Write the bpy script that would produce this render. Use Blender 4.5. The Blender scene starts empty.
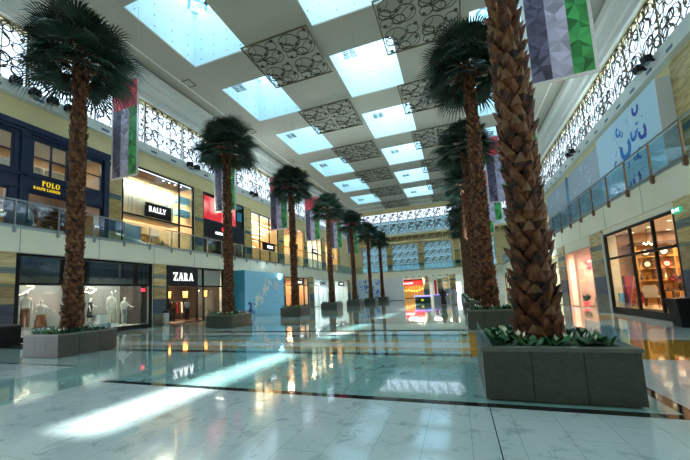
import bpy, bmesh, math, random
from mathutils import Vector, Matrix
random.seed(7)
SC = bpy.context.scene
COL = SC.collection
# ------------------------------------------------------------------ camera
F = 339.16; CX, CY = 328.457, 259.105
ROWS = [(0.932804, 0.357224, -0.04762), (-0.08226, 0.082402, -0.993198), (-0.35087, 0.930377, 0.10625)]
cam = bpy.data.cameras.new('camera'); cam_o = bpy.data.objects.new('camera', cam); COL.objects.link(cam_o)
cam.sensor_fit = 'HORIZONTAL'; cam.sensor_width = 36.0; cam.lens = F / 690 * 36
cam.shift_x = (345 - CX) / 690; cam.shift_y = (CY - 230) / 690
cam.clip_start = 0.05; cam.clip_end = 500
right, down, fwd = (Vector(r) for r in ROWS)
mw = Matrix.Identity(4)
for i in range(3):
    mw[i][0] = right[i]; mw[i][1] = -down[i]; mw[i][2] = -fwd[i]
mw[0][3], mw[1][3], mw[2][3] = 0, 0, 1.5
cam_o.matrix_world = mw
SC.camera = cam_o
# ------------------------------------------------------------------ world, sun, skylight daylight, exposure
SC.view_settings.view_transform = 'Standard'; SC.view_settings.look = 'None'
SC.view_settings.gamma = 1.0; SC.view_settings.use_curve_mapping = False
SC.view_settings.exposure = 1.12
world = bpy.data.worlds.new('sky'); SC.world = world; world.use_nodes = True
wn = world.node_tree; wn.nodes.clear()
wo = wn.nodes.new('ShaderNodeOutputWorld'); wb = wn.nodes.new('ShaderNodeBackground')
wt = wn.nodes.new('ShaderNodeTexCoord'); wx = wn.nodes.new('ShaderNodeSeparateXYZ'); wr = wn.nodes.new('ShaderNodeValToRGB')
wn.links.new(wt.outputs['Generated'], wx.inputs[0]); wn.links.new(wx.outputs['Z'], wr.inputs[0])
wr.color_ramp.elements[0].position = 0.0; wr.color_ramp.elements[0].color = (0.85, 0.93, 1.0, 1)
wr.color_ramp.elements[1].position = 0.8; wr.color_ramp.elements[1].color = (0.62, 0.82, 1.0, 1)
wn.links.new(wr.outputs[0], wb.inputs[0]); wb.inputs[1].default_value = 1.25
wn.links.new(wb.outputs[0], wo.inputs[0])
SUN_TX = 0.05
sun = bpy.data.lights.new('sun', 'SUN'); sun.energy = 9; sun.angle = math.radians(1.6); sun.color = (1.0, 0.97, 0.88)
sun_o = bpy.data.objects.new('sun', sun); COL.objects.link(sun_o)
sun_o.rotation_euler = Vector((SUN_TX, 0.058, 1)).to_track_quat('Z', 'Y').to_euler()
sun_o.location = (20, 20, 60)

ZC = 18.1                       # ceiling height
SKX = [-14.06, -4.93, 4.19]     # skylight columns
SKW, SKL = 4.4, 5.6
SKY = [6.75 + 8.47 * k for k in range(7)]       # centres; far edges at 9.4, 17.9, 26.3 ...
WELL = 4.6
AREA_POWER = 150
for cx in SKX:
    for cy in SKY + [-1.9]:
        a = bpy.data.lights.new('skylight_daylight', 'AREA'); a.shape = 'RECTANGLE'; a.size = SKW - 0.1; a.size_y = SKL - 0.1
        a.energy = AREA_POWER; a.color = (0.78, 0.92, 1.0)
        o = bpy.data.objects.new('skylight_daylight', a); COL.objects.link(o); o.location = (cx, cy, ZC + WELL - 0.12)
CEIL_FILL_W, FLOOD_W = 620, 70
for x, s in ((-19.95, 1), (10.15, -1)):      # added fill strips, unseen behind the clerestory ledges, that brighten the ceiling
    a = bpy.data.lights.new('ceiling_fill', 'AREA'); a.shape = 'RECTANGLE'; a.size = 0.12; a.size_y = 66; a.energy = CEIL_FILL_W; a.color = (0.80, 0.97, 0.98)
    o = bpy.data.objects.new('ceiling_fill', a); COL.objects.link(o); o.location = (x, 31, 12.95); o.rotation_euler = Vector((-s*0.35, 0, -1)).to_track_quat('Z', 'Y').to_euler()
# ------------------------------------------------------------------ helpers
def lin(c):
    return tuple(((v / 12.92) if v <= 0.04045 else ((v + 0.055) / 1.055) ** 2.4) for v in c)
def hexc(h):
    h = h.lstrip('#'); return lin(tuple(int(h[i:i + 2], 16) / 255 for i in (0, 2, 4)))
MATS = {}
def mat(name, col, rough=0.6, metal=0.0, emit=None, estr=0.0, spec=0.5, noise=0.0, nscale=3.0, bump=0.0, stretch=None):
    m = bpy.data.materials.new(name); m.use_nodes = True; MATS[name] = m
    nt = m.node_tree; b = nt.nodes['Principled BSDF']
    c = hexc(col) if isinstance(col, str) else col
    b.inputs['Base Color'].default_value = (*c, 1); b.inputs['Roughness'].default_value = rough
    b.inputs['Metallic'].default_value = metal; b.inputs['Specular IOR Level'].default_value = spec
    if emit:
        e = hexc(emit) if isinstance(emit, str) else emit
        b.inputs['Emission Color'].default_value = (*e, 1); b.inputs['Emission Strength'].default_value = estr
    if noise > 0 or bump > 0:
        tc = nt.nodes.new('ShaderNodeTexCoord'); n = nt.nodes.new('ShaderNodeTexNoise'); n.inputs['Scale'].default_value = nscale
        n.inputs['Detail'].default_value = 5
        src = tc.outputs['Object']
        if stretch:
            mp = nt.nodes.new('ShaderNodeMapping'); mp.inputs['Scale'].default_value = stretch
            nt.links.new(src, mp.inputs[0]); src = mp.outputs[0]
        nt.links.new(src, n.inputs['Vector'])
        if noise > 0:
            r = nt.nodes.new('ShaderNodeValToRGB')
            r.color_ramp.elements[0].position = 0.3; r.color_ramp.elements[1].position = 0.7
            r.color_ramp.elements[0].color = (*[max(0, v * (1 - noise)) for v in c], 1)
            r.color_ramp.elements[1].color = (*[min(1, v * (1 + noise)) for v in c], 1)
            nt.links.new(n.outputs[0], r.inputs[0]); nt.links.new(r.outputs[0], b.inputs['Base Color'])
        if bump > 0:
            bp = nt.nodes.new('ShaderNodeBump'); bp.inputs['Strength'].default_value = bump
            nt.links.new(n.outputs[0], bp.inputs['Height']); nt.links.new(bp.outputs[0], b.inputs['Normal'])
    return m
def glass_mat(name, tint=(0.9, 0.96, 0.97), refl=0.10):
    m = bpy.data.materials.new(name); m.use_nodes = True; nt = m.node_tree; nt.nodes.clear()
    o = nt.nodes.new('ShaderNodeOutputMaterial'); mx = nt.nodes.new('ShaderNodeMixShader')
    t = nt.nodes.new('ShaderNodeBsdfTransparent'); t.inputs[0].default_value = (*tint, 1)
    g = nt.nodes.new('ShaderNodeBsdfGlossy'); g.inputs['Roughness'].default_value = 0.02
    lw = nt.nodes.new('ShaderNodeLayerWeight'); pw = nt.nodes.new('ShaderNodeMath'); pw.operation = 'POWER'; pw.inputs[1].default_value = 4
    nt.links.new(lw.outputs['Facing'], pw.inputs[0])
    ad = nt.nodes.new('ShaderNodeMath'); ad.operation = 'MULTIPLY_ADD'; ad.inputs[1].default_value = 0.4; ad.inputs[2].default_value = refl/2; ad.use_clamp = True
    nt.links.new(pw.outputs[0], ad.inputs[0]); nt.links.new(ad.outputs[0], mx.inputs[0])
    nt.links.new(t.outputs[0], mx.inputs[1]); nt.links.new(g.outputs[0], mx.inputs[2]); nt.links.new(mx.outputs[0], o.inputs[0])
    MATS[name] = m; return m

class MB:
    def __init__(s): s.v = []; s.f = []; s.m = []; s.sm = []
    def add(s, vs, fs, mi=0, smooth=False):
        n = len(s.v); s.v += [tuple(v) for v in vs]
        for f in fs: s.f.append([n + i for i in f]); s.m.append(mi); s.sm.append(smooth)
        return s
    def box(s, x0, x1, y0, y1, z0, z1, mi=0):
        if x0 > x1: x0, x1 = x1, x0
        if y0 > y1: y0, y1 = y1, y0
        if z0 > z1: z0, z1 = z1, z0
        return s.add([(x0,y0,z0),(x1,y0,z0),(x1,y1,z0),(x0,y1,z0),(x0,y0,z1),(x1,y0,z1),(x1,y1,z1),(x0,y1,z1)],
              [(0,3,2,1),(4,5,6,7),(0,1,5,4),(1,2,6,5),(2,3,7,6),(3,0,4,7)], mi)
    def quad(s, a, b, c, d, mi=0): return s.add([a,b,c,d], [(0,1,2,3)], mi)
    def prism(s, pts, z0, z1, mi=0):
        n = len(pts)
        return s.add([(p[0],p[1],z0) for p in pts] + [(p[0],p[1],z1) for p in pts],
                     [tuple(reversed(range(n))), tuple(range(n, 2*n))] + [(i,(i+1)%n,n+(i+1)%n,n+i) for i in range(n)], mi)
    def poly(s, pts, origin, u, v, w, depth, mi=0):
        """2D outline extruded: origin + u*x + v*y, thickness depth along w"""
        o = Vector(origin); u = Vector(u); v = Vector(v); w = Vector(w) * depth
        n = len(pts); A = [o + u*p[0] + v*p[1] for p in pts]; B = [a + w for a in A]
        return s.add(A + B, [tuple(range(n)), tuple(reversed(range(n, 2*n)))] + [(i,n+i,n+(i+1)%n,(i+1)%n) for i in range(n)], mi)
    def tube(s, path, r, n=6, mi=0, closed=False, smooth=True):
        P = [Vector(p) for p in path]; L = len(P); R = r if isinstance(r, (list, tuple)) else [r]*L
        vs = []; 
        for i, p in enumerate(P):
            a = P[(i-1) % L] if (closed or i > 0) else p; b = P[(i+1) % L] if (closed or i < L-1) else p
            d = (b - a).normalized()
            up = Vector((0,0,1)) if abs(d.z) < 0.9 else Vector((1,0,0))
            e = d.cross(up).normalized(); g = e.cross(d)
            for k in range(n):
                t = 2*math.pi*k/n; vs.append(p + (e*math.cos(t) + g*math.sin(t))*R[i])
        fs = []
        for i in range(L if closed else L-1):
            j = (i+1) % L
            for k in range(n): fs.append((i*n+k, i*n+(k+1)%n, j*n+(k+1)%n, j*n+k))
        if not closed: fs += [tuple(reversed(range(n))), tuple(range((L-1)*n, L*n))]
        return s.add(vs, fs, mi, smooth)
    def lathe(s, prof, c=(0,0,0), n=16, mi=0, smooth=True):
        vs = [(c[0]+r*math.cos(2*math.pi*k/n), c[1]+r*math.sin(2*math.pi*k/n), c[2]+z) for r, z in prof for k in range(n)]
        fs = [(i*n+k, i*n+(k+1)%n, (i+1)*n+(k+1)%n, (i+1)*n+k) for i in range(len(prof)-1) for k in range(n)]
        fs += [tuple(reversed(range(n))), tuple(range((len(prof)-1)*n, len(prof)*n))]
        return s.add(vs, fs, mi, smooth)
    def ring(s, c, u, v, r, t, w=None, depth=0.03, n=20, mi=0, a0=0, a1=360):
        """flat band ring in plane u,v: outer r, inner r-t, thickness depth along u x v"""
        c = Vector(c); u = Vector(u); v = Vector(v); w = u.cross(v).normalized()*depth*0.5
        full = abs(a1-a0) >= 360; m = n if full else n+1; vs = []
        for k in range(m):
            a = math.radians(a0 + (a1-a0)*k/n); d = u*math.cos(a) + v*math.sin(a)
            vs += [c+d*r-w, c+d*r+w, c+d*(r-t)+w, c+d*(r-t)-w]
        fs = []
        for k in range(n):
            i = 4*k; j = 4*((k+1) % m)
            for q in range(4): fs.append((i+q, i+(q+1)%4, j+(q+1)%4, j+q))
        if not full: fs += [(3,2,1,0), (4*n, 4*n+1, 4*n+2, 4*n+3)]
        return s.add(vs, fs, mi)
    def disc(s, c, u, v, r, depth=0.03, n=12, mi=0):
        return s.poly([(r*math.cos(2*math.pi*k/n), r*math.sin(2*math.pi*k/n)) for k in range(n)],
                      Vector(c) - Vector(u).cross(Vector(v)).normalized()*depth/2, u, v, Vector(u).cross(Vector(v)).normalized(), depth, mi)
    def sphere(s, c, r, n=10, mi=0, sz=1.0):
        return s.lathe([(max(1e-3, r*math.sin(math.pi*i/n)), -r*sz*math.cos(math.pi*i/n)) for i in range(n+1)], c, n+2, mi)
    def build(s, name, mats, parent=None, local=False):
        me = bpy.data.meshes.new(name)
        off = Vector((0,0,0))
        if parent is not None and not local:
            p = parent
            while p is not None: off += p.location; p = p.parent
        me.from_pydata([tuple(Vector(v) - off) for v in s.v] if off.length else s.v, [], s.f)
        if not isinstance(mats, (list, tuple)): mats = [mats]
        for m in mats: me.materials.append(m if not isinstance(m, str) else MATS[m])
        me.polygons.foreach_set('material_index', s.m); me.polygons.foreach_set('use_smooth', s.sm)
        me.update()
        o = bpy.data.objects.new(name, me); COL.objects.link(o)
        if parent is not None: o.parent = parent
        return o
def tag(o, label=None, cat=None, group=None, kind=None):
    if label: o['label'] = label
    if cat: o['category'] = cat
    if group: o['group'] = group
    if kind: o['kind'] = kind
    return o
def thing(name, loc, label, cat, group=None, rz=0):
    o = bpy.data.objects.new(name, None); COL.objects.link(o); o.location = loc; o.rotation_euler.z = rz
    o.empty_display_size = 0.2
    return tag(o, label, cat, group)
def copy_tree(o, parent=None):
    c = o.copy(); COL.objects.link(c); c.parent = parent
    for ch in [x for x in CH.get(o.name, []) ]:
        copy_tree(ch, c)
    return c
CH = {}
def reg(root):
    """remember the children of a finished prototype (and theirs) for copying"""
    for o in list(COL.objects):
        if o.parent is not None:
            CH.setdefault(o.parent.name, [])
            if o not in CH[o.parent.name]: CH[o.parent.name].append(o)
def dup(root, loc, rz=None, label=None, group=None):
    c = copy_tree(root); c.location = loc
    if rz is not None: c.rotation_euler.z = rz
    if label: c['label'] = label
    if group: c['group'] = group
    return c
def struct(name, mb, mats): return tag(mb.build(name, mats), kind='structure')
def grid_wall(mb, axis, p0, p1, u0, u1, z0, z1, holes, mi=0):
    us = sorted({u0, u1} | {max(u0, min(u1, h[i])) for h in holes for i in (0, 1)})
    zs = sorted({z0, z1} | {max(z0, min(z1, h[i])) for h in holes for i in (2, 3)})
    for a, b in zip(us, us[1:]):
        run = None
        for c, d in zip(zs, zs[1:]):
            mu, mz = (a+b)/2, (c+d)/2
            hole = any(h[0] < mu < h[1] and h[2] < mz < h[3] for h in holes)
            if hole:
                if run: _gw(mb, axis, p0, p1, a, b, *run, mi); run = None
            else: run = (run[0], d) if run else (c, d)
        if run: _gw(mb, axis, p0, p1, a, b, *run, mi)
def _gw(mb, axis, p0, p1, a, b, c, d, mi):
    if axis == 'x': mb.box(p0, p1, a, b, c, d, mi)
    else: mb.box(a, b, p0, p1, c, d, mi)
ORD = ['first', 'second', 'third', 'fourth', 'fifth', 'sixth', 'seventh', 'eighth', 'ninth', 'tenth', 'eleventh', 'twelfth', 'thirteenth', 'fourteenth', 'fifteenth', 'sixteenth']
X_, Y_, Z_ = Vector((1,0,0)), Vector((0,1,0)), Vector((0,0,1))
# serif / sans letters as polygons on a unit-height grid -------------------------------------------------
def arc(cx, cy, rx, ry, a0, a1, t, tx=None, n=8):
    """elliptic band as quads, outer radius rx,ry; thickness t (sides tx)"""
    out = []; tx = tx or t
    for k in range(n):
        q = []
        for a in (a0 + (a1-a0)*k/n, a0 + (a1-a0)*(k+1)/n):
            c, s_ = math.cos(math.radians(a)), math.sin(math.radians(a))
            q.append(((cx + rx*c, cy + ry*s_), (cx + (rx-tx)*c, cy + (ry-t)*s_)))
        out.append([q[0][0], q[1][0], q[1][1], q[0][1]])
    return out
def R4(x0, y0, x1, y1): return [(x0,y0),(x1,y0),(x1,y1),(x0,y1)]
def glyph(ch, serif=True):
    T, t = (0.19, 0.075) if serif else (0.16, 0.15)
    def bar(x0, y0, x1, y1, w): return [(x0-w/2,y0),(x0+w/2,y0),(x1+w/2,y1),(x1-w/2,y1)]
    def ser(x, y, w=0.34): return [R4(x-w/2, y, x+w/2, y+0.05)] if serif else []
    if ch == 'Z': return [R4(0,0,.75,t), R4(0,1-t,.75,1), bar(.12,t,.63,1-t,.22 if serif else .18)] + ([R4(.69,0,.75,.26), R4(0,.74,.06,1)] if serif else []), .8
    if ch == 'A': return [bar(.1,0,.42,1,t), bar(.72,0,.42,1,T), R4(.22,.3,.6,.3+t)] + ser(.1,0,.24) + ser(.72,0,.3), .88
    if ch == 'R': return [R4(.08,0,.08+T,1)] + ser(.17,0) + [R4(0,.95,.3,1)] + arc(.3,.74,.33,.26,-90,90,t,T) + [R4(.2,1-t,.32,1), R4(.2,.48,.32,.48+t), bar(.68,0,.38,.5,T)] + ser(.72,0,.2), .86
    if ch == 'P': return [R4(.08,0,.08+T,1)] + ser(.17,0) + [R4(0,.95,.3,1)] + arc(.3,.73,.34,.27,-90,90,t,T) + [R4(.2,1-t,.32,1), R4(.2,.46,.32,.46+t)], .72
    if ch == 'B': return [R4(.08,0,.08+T,1), R4(0,.95,.3,1), R4(0,0,.3,.05)] + arc(.32,.76,.3,.24,-90,90,t,T) + arc(.32,.27,.36,.27,-90,90,t,T) + [R4(.2,1-t,.34,1), R4(.2,.5,.34,.5+t), R4(.2,0,.34,t)], .76
    if ch == 'L': return [R4(.08,0,.08+T,1), R4(.0,0,.62,t)] + ser(.17,.95) + [R4(.56,0,.62,.26)], .68
    if ch == 'E': return [R4(.08,0,.08+T,1), R4(0,0,.62,t), R4(0,1-t,.6,1), R4(.2,.48,.48,.48+t), R4(.56,0,.62,.22), R4(.55,.78,.6,1)], .7
    if ch == 'H': return [R4(.08,0,.08+T,1), R4(.6,0,.6+T,1), R4(.2,.47,.65,.47+t)] + ser(.17,0) + ser(.69,0) + ser(.17,.95) + ser(.69,.95), .9
    if ch == 'U': return [R4(.08,.3,.08+T,1), R4(.62,.3,.62+t,1)] + arc(.388,.32,.308,.32,180,360,t,T) + ser(.17,.95) + ser(.66,.95,.26), .84
    if ch == 'N': return [R4(.1,0,.1+t,1), R4(.68,0,.68+t,1), bar(.68,0,.14,1,T)] + ser(.13,0,.26) + ser(.7,.95,.26), .86
    if ch == 'Y': return [R4(.3,0,.3+T,.46), bar(.38,.42,.1,1,T), bar(.42,.42,.7,1,t)] + ser(.39,0) + ser(.1,.95) + ser(.7,.95,.26), .8
    if ch == 'O': return arc(.42,.5,.42,.52,0,360,t,T,16), .9
    if ch == 'T': return [R4(.28,0,.28+T,1), R4(0,1-t,.74,1), R4(0,.76,.05,1), R4(.69,.76,.74,1)] + ser(.37,0), .8
    if ch == 'X': return [bar(.08,0,.62,1,t), bar(.62,0,.08,1,T)], .74
    if ch == 'I': return [R4(.1,0,.1+T,1)] + ser(.19,0) + ser(.19,.95), .4
    return [], .4
def text(name, s, origin, u, h, w, depth, m, parent, serif=True, cond=1.0, bold=1.0):
    """row of letters, one mesh per word: origin is its lower left corner, u the reading direction, w the outward normal"""
    mb = MB(); x = 0; u = Vector(u); o = Vector(origin)
    for ch in s:
        polys, adv = glyph(ch, serif)
        for i, p in enumerate(polys):
            mb.poly([(q[0]*h*cond + x, q[1]*h) for q in p], o, u, Z_, w, depth + 0.0008*(i % 5), 0)
        x += adv*h*cond*1.04 + h*.09
    return mb.build(name, m, parent)

# ------------------------------------------------------------------ materials
mat('ceiling_paint', '#a5a498', 0.8, noise=0.05, nscale=0.4)
mat('white_paint', '#d8dcd8', 0.6); mat('outer_wall', '#6b8690', 0.7)
mat('tan_wall', '#dfd1a0', 0.75, noise=0.04, nscale=0.6)
mat('cream_wall', '#e8e9d6', 0.7, noise=0.03, nscale=0.6)
mat('well_blue', '#d4eef8', 0.6)
mat('bolt_grey', '#52748a', 0.5)
mat('sun_mask_pane', '#dfeef4', 0.5)
mat('bronze', '#5d5135', 0.4, 0.5)
mat('bronze_dark', '#332b1c', 0.45, 0.5)
mat('steel', '#9aa3a4', 0.3, 0.9)
mat('copper_post', '#8f6e5c', 0.35, 0.7)
mat('black_metal', '#040405', 0.5, 0.0, spec=0.3)
mat('black_gloss', '#06070a', 0.5, spec=0.25)
mat('dark_stone', '#14181a', 0.15)
mat('navy_paint', '#081c40', 0.35, noise=0.15, nscale=1.2)
mat('gold_letter', '#e8c92a', 0.4, 0.2, emit='#e8c92a', estr=0.35)
mat('white_letter', '#ffffff', 0.5, emit='#ffffff', estr=0.75)
mat('sign_black', '#0c1626', 0.3)
mat('wood', '#8a5a2c', 0.5, noise=0.25, nscale=3, stretch=(1, 6, 1))
mat('wood_gold', '#b88a3c', 0.45, noise=0.3, nscale=2.2, stretch=(1, 1, 7))
mat('wood_dark', '#3c2413', 0.5, noise=0.2, nscale=3)
mat('home_wall', '#a98462', 0.7); mat('warm_plaster', '#d9b489', 0.7)
mat('pink_plaster', '#d8b49e', 0.7)
mat('grey_plaster', '#c9c6bf', 0.7)
mat('display_grey', '#6f716d', 0.8); mat('light_plaster', '#e4e0d4', 0.7)
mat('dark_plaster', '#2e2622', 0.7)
mat('red_screen', '#d8473c', 0.5)
def screen_nodes():
    nt = MATS['red_screen'].node_tree; b = nt.nodes['Principled BSDF']; tc = nt.nodes.new('ShaderNodeTexCoord'); n = nt.nodes.new('ShaderNodeTexNoise'); n.inputs['Scale'].default_value = .7; n.inputs['Detail'].default_value = 1
    r = nt.nodes.new('ShaderNodeValToRGB'); r.color_ramp.elements[0].color = (*hexc('#c8202a'), 1); r.color_ramp.elements[1].color = (*hexc('#f4a8a0'), 1); r.color_ramp.elements[0].position = .4; r.color_ramp.elements[1].position = .66
    nt.links.new(tc.outputs['Object'], n.inputs['Vector']); nt.links.new(n.outputs[0], r.inputs[0]); nt.links.new(r.outputs[0], b.inputs['Base Color']); nt.links.new(r.outputs[0], b.inputs['Emission Color']); b.inputs['Emission Strength'].default_value = .4
screen_nodes()
mat('red_cloth', '#8c1426', 0.7)
mat('red_sign', '#d81a14', 0.5, emit='#e8201a', estr=1.2)
mat('pink_sign', '#e8304a', 0.5, emit='#f03048', estr=1.2)
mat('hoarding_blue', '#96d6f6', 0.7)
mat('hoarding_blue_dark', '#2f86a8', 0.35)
mat('hoarding_pale', '#bfe0f2', 0.6)
mat('hoarding_grey', '#aab6c2', 0.5)
mat('hoarding_white', '#dcdfe6', 0.4)
mat('mark_blue', '#1b7fe0', 0.4)
mat('mark_navy', '#1a3fb8', 0.4)
mat('mark_pale', '#c9dced', 0.4)
mat('mark_white', '#f2f6fa', 0.4)
mat('sequin', '#efe8f6', 0.25, 0.4, noise=0.35, nscale=40)
mat('lamp_glow', '#ffffff', 0.5, emit='#ffe2b0', estr=3.5)
mat('lamp_white', '#ffffff', 0.5, emit='#ffffff', estr=4)
mat('lamp_warm', '#ffb060', 0.5, emit='#ff9a40', estr=2.5)
mat('cloud_glow', '#fff4e0', 0.5, emit='#ffe0b0', estr=1.6)
mat('mannequin', '#e8e4dc', 0.4)
mat('mannequin_black', '#101010', 0.35)
mat('cloth_white', '#e6e0d2', 0.8)
mat('cloth_brown', '#7a4d28', 0.8)
mat('cloth_black', '#0c0c10', 0.8)
mat('cloth_lime', '#9ca822', 0.8)
mat('cloth_blue', '#2a4a86', 0.8)
mat('cloth_grey', '#8f959c', 0.8)
mat('skin', '#a9714f', 0.5)
mat('hair', '#17110d', 0.6)
mat('soil', '#1c140d', 0.9, noise=0.3, nscale=20)
mat('petal', '#eef0dc', 0.5)
mat('bag_brown', '#5c3a22', 0.5)
mat('mirror', '#ccd4d6', 0.05, 0.95)
mat('ceramic', '#d8d4c8', 0.3)
mat('ceramic_dark', '#2f2a28', 0.3)
mat('exit_green', '#0d8a66', 0.4, emit='#14b488', estr=.5)
mat('upholstery', '#c9bfae', 0.8)
glass_mat('glass'); glass_mat('rail_glass', (0.72, 0.86, 0.90), 0.16); glass_mat('dark_glass', (0.35, 0.42, 0.46), 0.22)
glass_mat('sky_glass', (0.93, 0.97, 1.0), 0.05)
def planter_mat():
    m = mat('granite', '#3d433d', 0.35, noise=0.28, nscale=5.5, stretch=(1.4, 1.4, 2.2)); nz = [q for q in m.node_tree.nodes if q.type == 'TEX_NOISE'][0]; nz.inputs['Distortion'].default_value = 2.5; return m
planter_mat()
mat('granite_rim', '#5f645e', 0.3, noise=0.15, nscale=4)
def leaf_mat(name, c, c2):
    m = mat(name, c, 0.45); nt = m.node_tree; b = nt.nodes['Principled BSDF']
    tc = nt.nodes.new('ShaderNodeTexCoord'); n = nt.nodes.new('ShaderNodeTexNoise'); n.inputs['Scale'].default_value = 2.2
    r = nt.nodes.new('ShaderNodeValToRGB'); r.color_ramp.elements[0].color = (*hexc(c), 1); r.color_ramp.elements[1].color = (*hexc(c2), 1)
    r.color_ramp.elements[0].position = 0.35; r.color_ramp.elements[1].position = 0.7
    nt.links.new(tc.outputs['Object'], n.inputs['Vector']); nt.links.new(n.outputs[0], r.inputs[0]); nt.links.new(r.outputs[0], b.inputs['Base Color'])
leaf_mat('palm_leaf', '#0e261f', '#20482f'); leaf_mat('bed_leaf', '#123c22', '#2c6e36')
def bark_mat():
    m = mat('bark', '#6a4123', 0.75); nt = m.node_tree; b = nt.nodes['Principled BSDF']
    tc = nt.nodes.new('ShaderNodeTexCoord'); n = nt.nodes.new('ShaderNodeTexNoise'); n.inputs['Scale'].default_value = 6; n.inputs['Detail'].default_value = 6
    r = nt.nodes.new('ShaderNodeValToRGB'); e = r.color_ramp.elements
    e[0].color = (*hexc('#1c0f08'), 1); e[0].position = 0.36; e[1].color = (*hexc('#8a5e38'), 1); e[1].position = 0.78
    k = e.new(0.5); k.color = (*hexc('#56290f'), 1)
    nt.links.new(tc.outputs['Object'], n.inputs['Vector']); nt.links.new(n.outputs[0], r.inputs[0]); nt.links.new(r.outputs[0], b.inputs['Base Color'])
    bp = nt.nodes.new('ShaderNodeBump'); bp.inputs['Strength'].default_value = 0.5; n2 = nt.nodes.new('ShaderNodeTexNoise'); n2.inputs['Scale'].default_value = 40
    nt.links.new(tc.outputs['Object'], n2.inputs['Vector']); nt.links.new(n2.outputs[0], bp.inputs['Height']); nt.links.new(bp.outputs[0], b.inputs['Normal'])
bark_mat(); mat('bark_core', '#140a05', 0.9); mat('bark_tip', '#6b482a', 0.6, noise=0.4, nscale=9)
def band_mat():
    """stone pillar bands by height"""
    m = mat('stone_bands', '#c0a868', 0.4); nt = m.node_tree; b = nt.nodes['Principled BSDF']
    g = nt.nodes.new('ShaderNodeNewGeometry'); sx = nt.nodes.new('ShaderNodeSeparateXYZ'); nt.links.new(g.outputs['Position'], sx.inputs[0])
    mr = nt.nodes.new('ShaderNodeMath'); mr.operation = 'DIVIDE'; mr.inputs[1].default_value = 12.0; nt.links.new(sx.outputs['Z'], mr.inputs[0])
    r = nt.nodes.new('ShaderNodeValToRGB'); r.color_ramp.interpolation = 'CONSTANT'
    bands = [(0, '#6f7468'), (0.8, '#3a4e6a'), (1.75, '#a4906a'), (2.5, '#7f8c86'), (2.65, '#c9b482'), (3.12, '#6f8288'), (3.42, '#cbb98c'),
             (4.2, '#c9b482'), (6.2, '#3f5f70'), (6.9, '#b89c5c'), (8.3, '#4e6c78'), (8.65, '#c9b482')]
    e = r.color_ramp.elements; e[0].position = 0; e[0].color = (*hexc(bands[0][1]), 1); e[1].position = bands[1][0]/12; e[1].color = (*hexc(bands[1][1]), 1)
    for z, c in bands[2:]: q = e.new(z/12); q.color = (*hexc(c), 1)
    nt.links.new(mr.outputs[0], r.inputs[0])
    n = nt.nodes.new('ShaderNodeTexNoise'); n.inputs['Scale'].default_value = 1.2; n.inputs['Detail'].default_value = 6; n.inputs['Distortion'].default_value = 1.0
    mp = nt.nodes.new('ShaderNodeMapping'); mp.inputs['Scale'].default_value = (0.8, 0.8, 6); nt.links.new(g.outputs['Position'], mp.inputs[0]); nt.links.new(mp.outputs[0], n.inputs['Vector'])
    r2 = nt.nodes.new('ShaderNodeValToRGB'); r2.color_ramp.elements[0].color = (0.7,0.62,0.5,1); r2.color_ramp.elements[1].color = (1.1,1.1,1.05,1); r2.color_ramp.elements[0].position = 0.38; r2.color_ramp.elements[1].position = 0.6
    nt.links.new(n.outputs[0], r2.inputs[0])
    mx = nt.nodes.new('ShaderNodeMix'); mx.data_type = 'RGBA'; mx.blend_type = 'MULTIPLY'; mx.inputs[0].default_value = 1
    nt.links.new(r.outputs[0], mx.inputs[6]); nt.links.new(r2.outputs[0], mx.inputs[7]); nt.links.new(mx.outputs[2], b.inputs['Base Color'])
band_mat()
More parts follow.
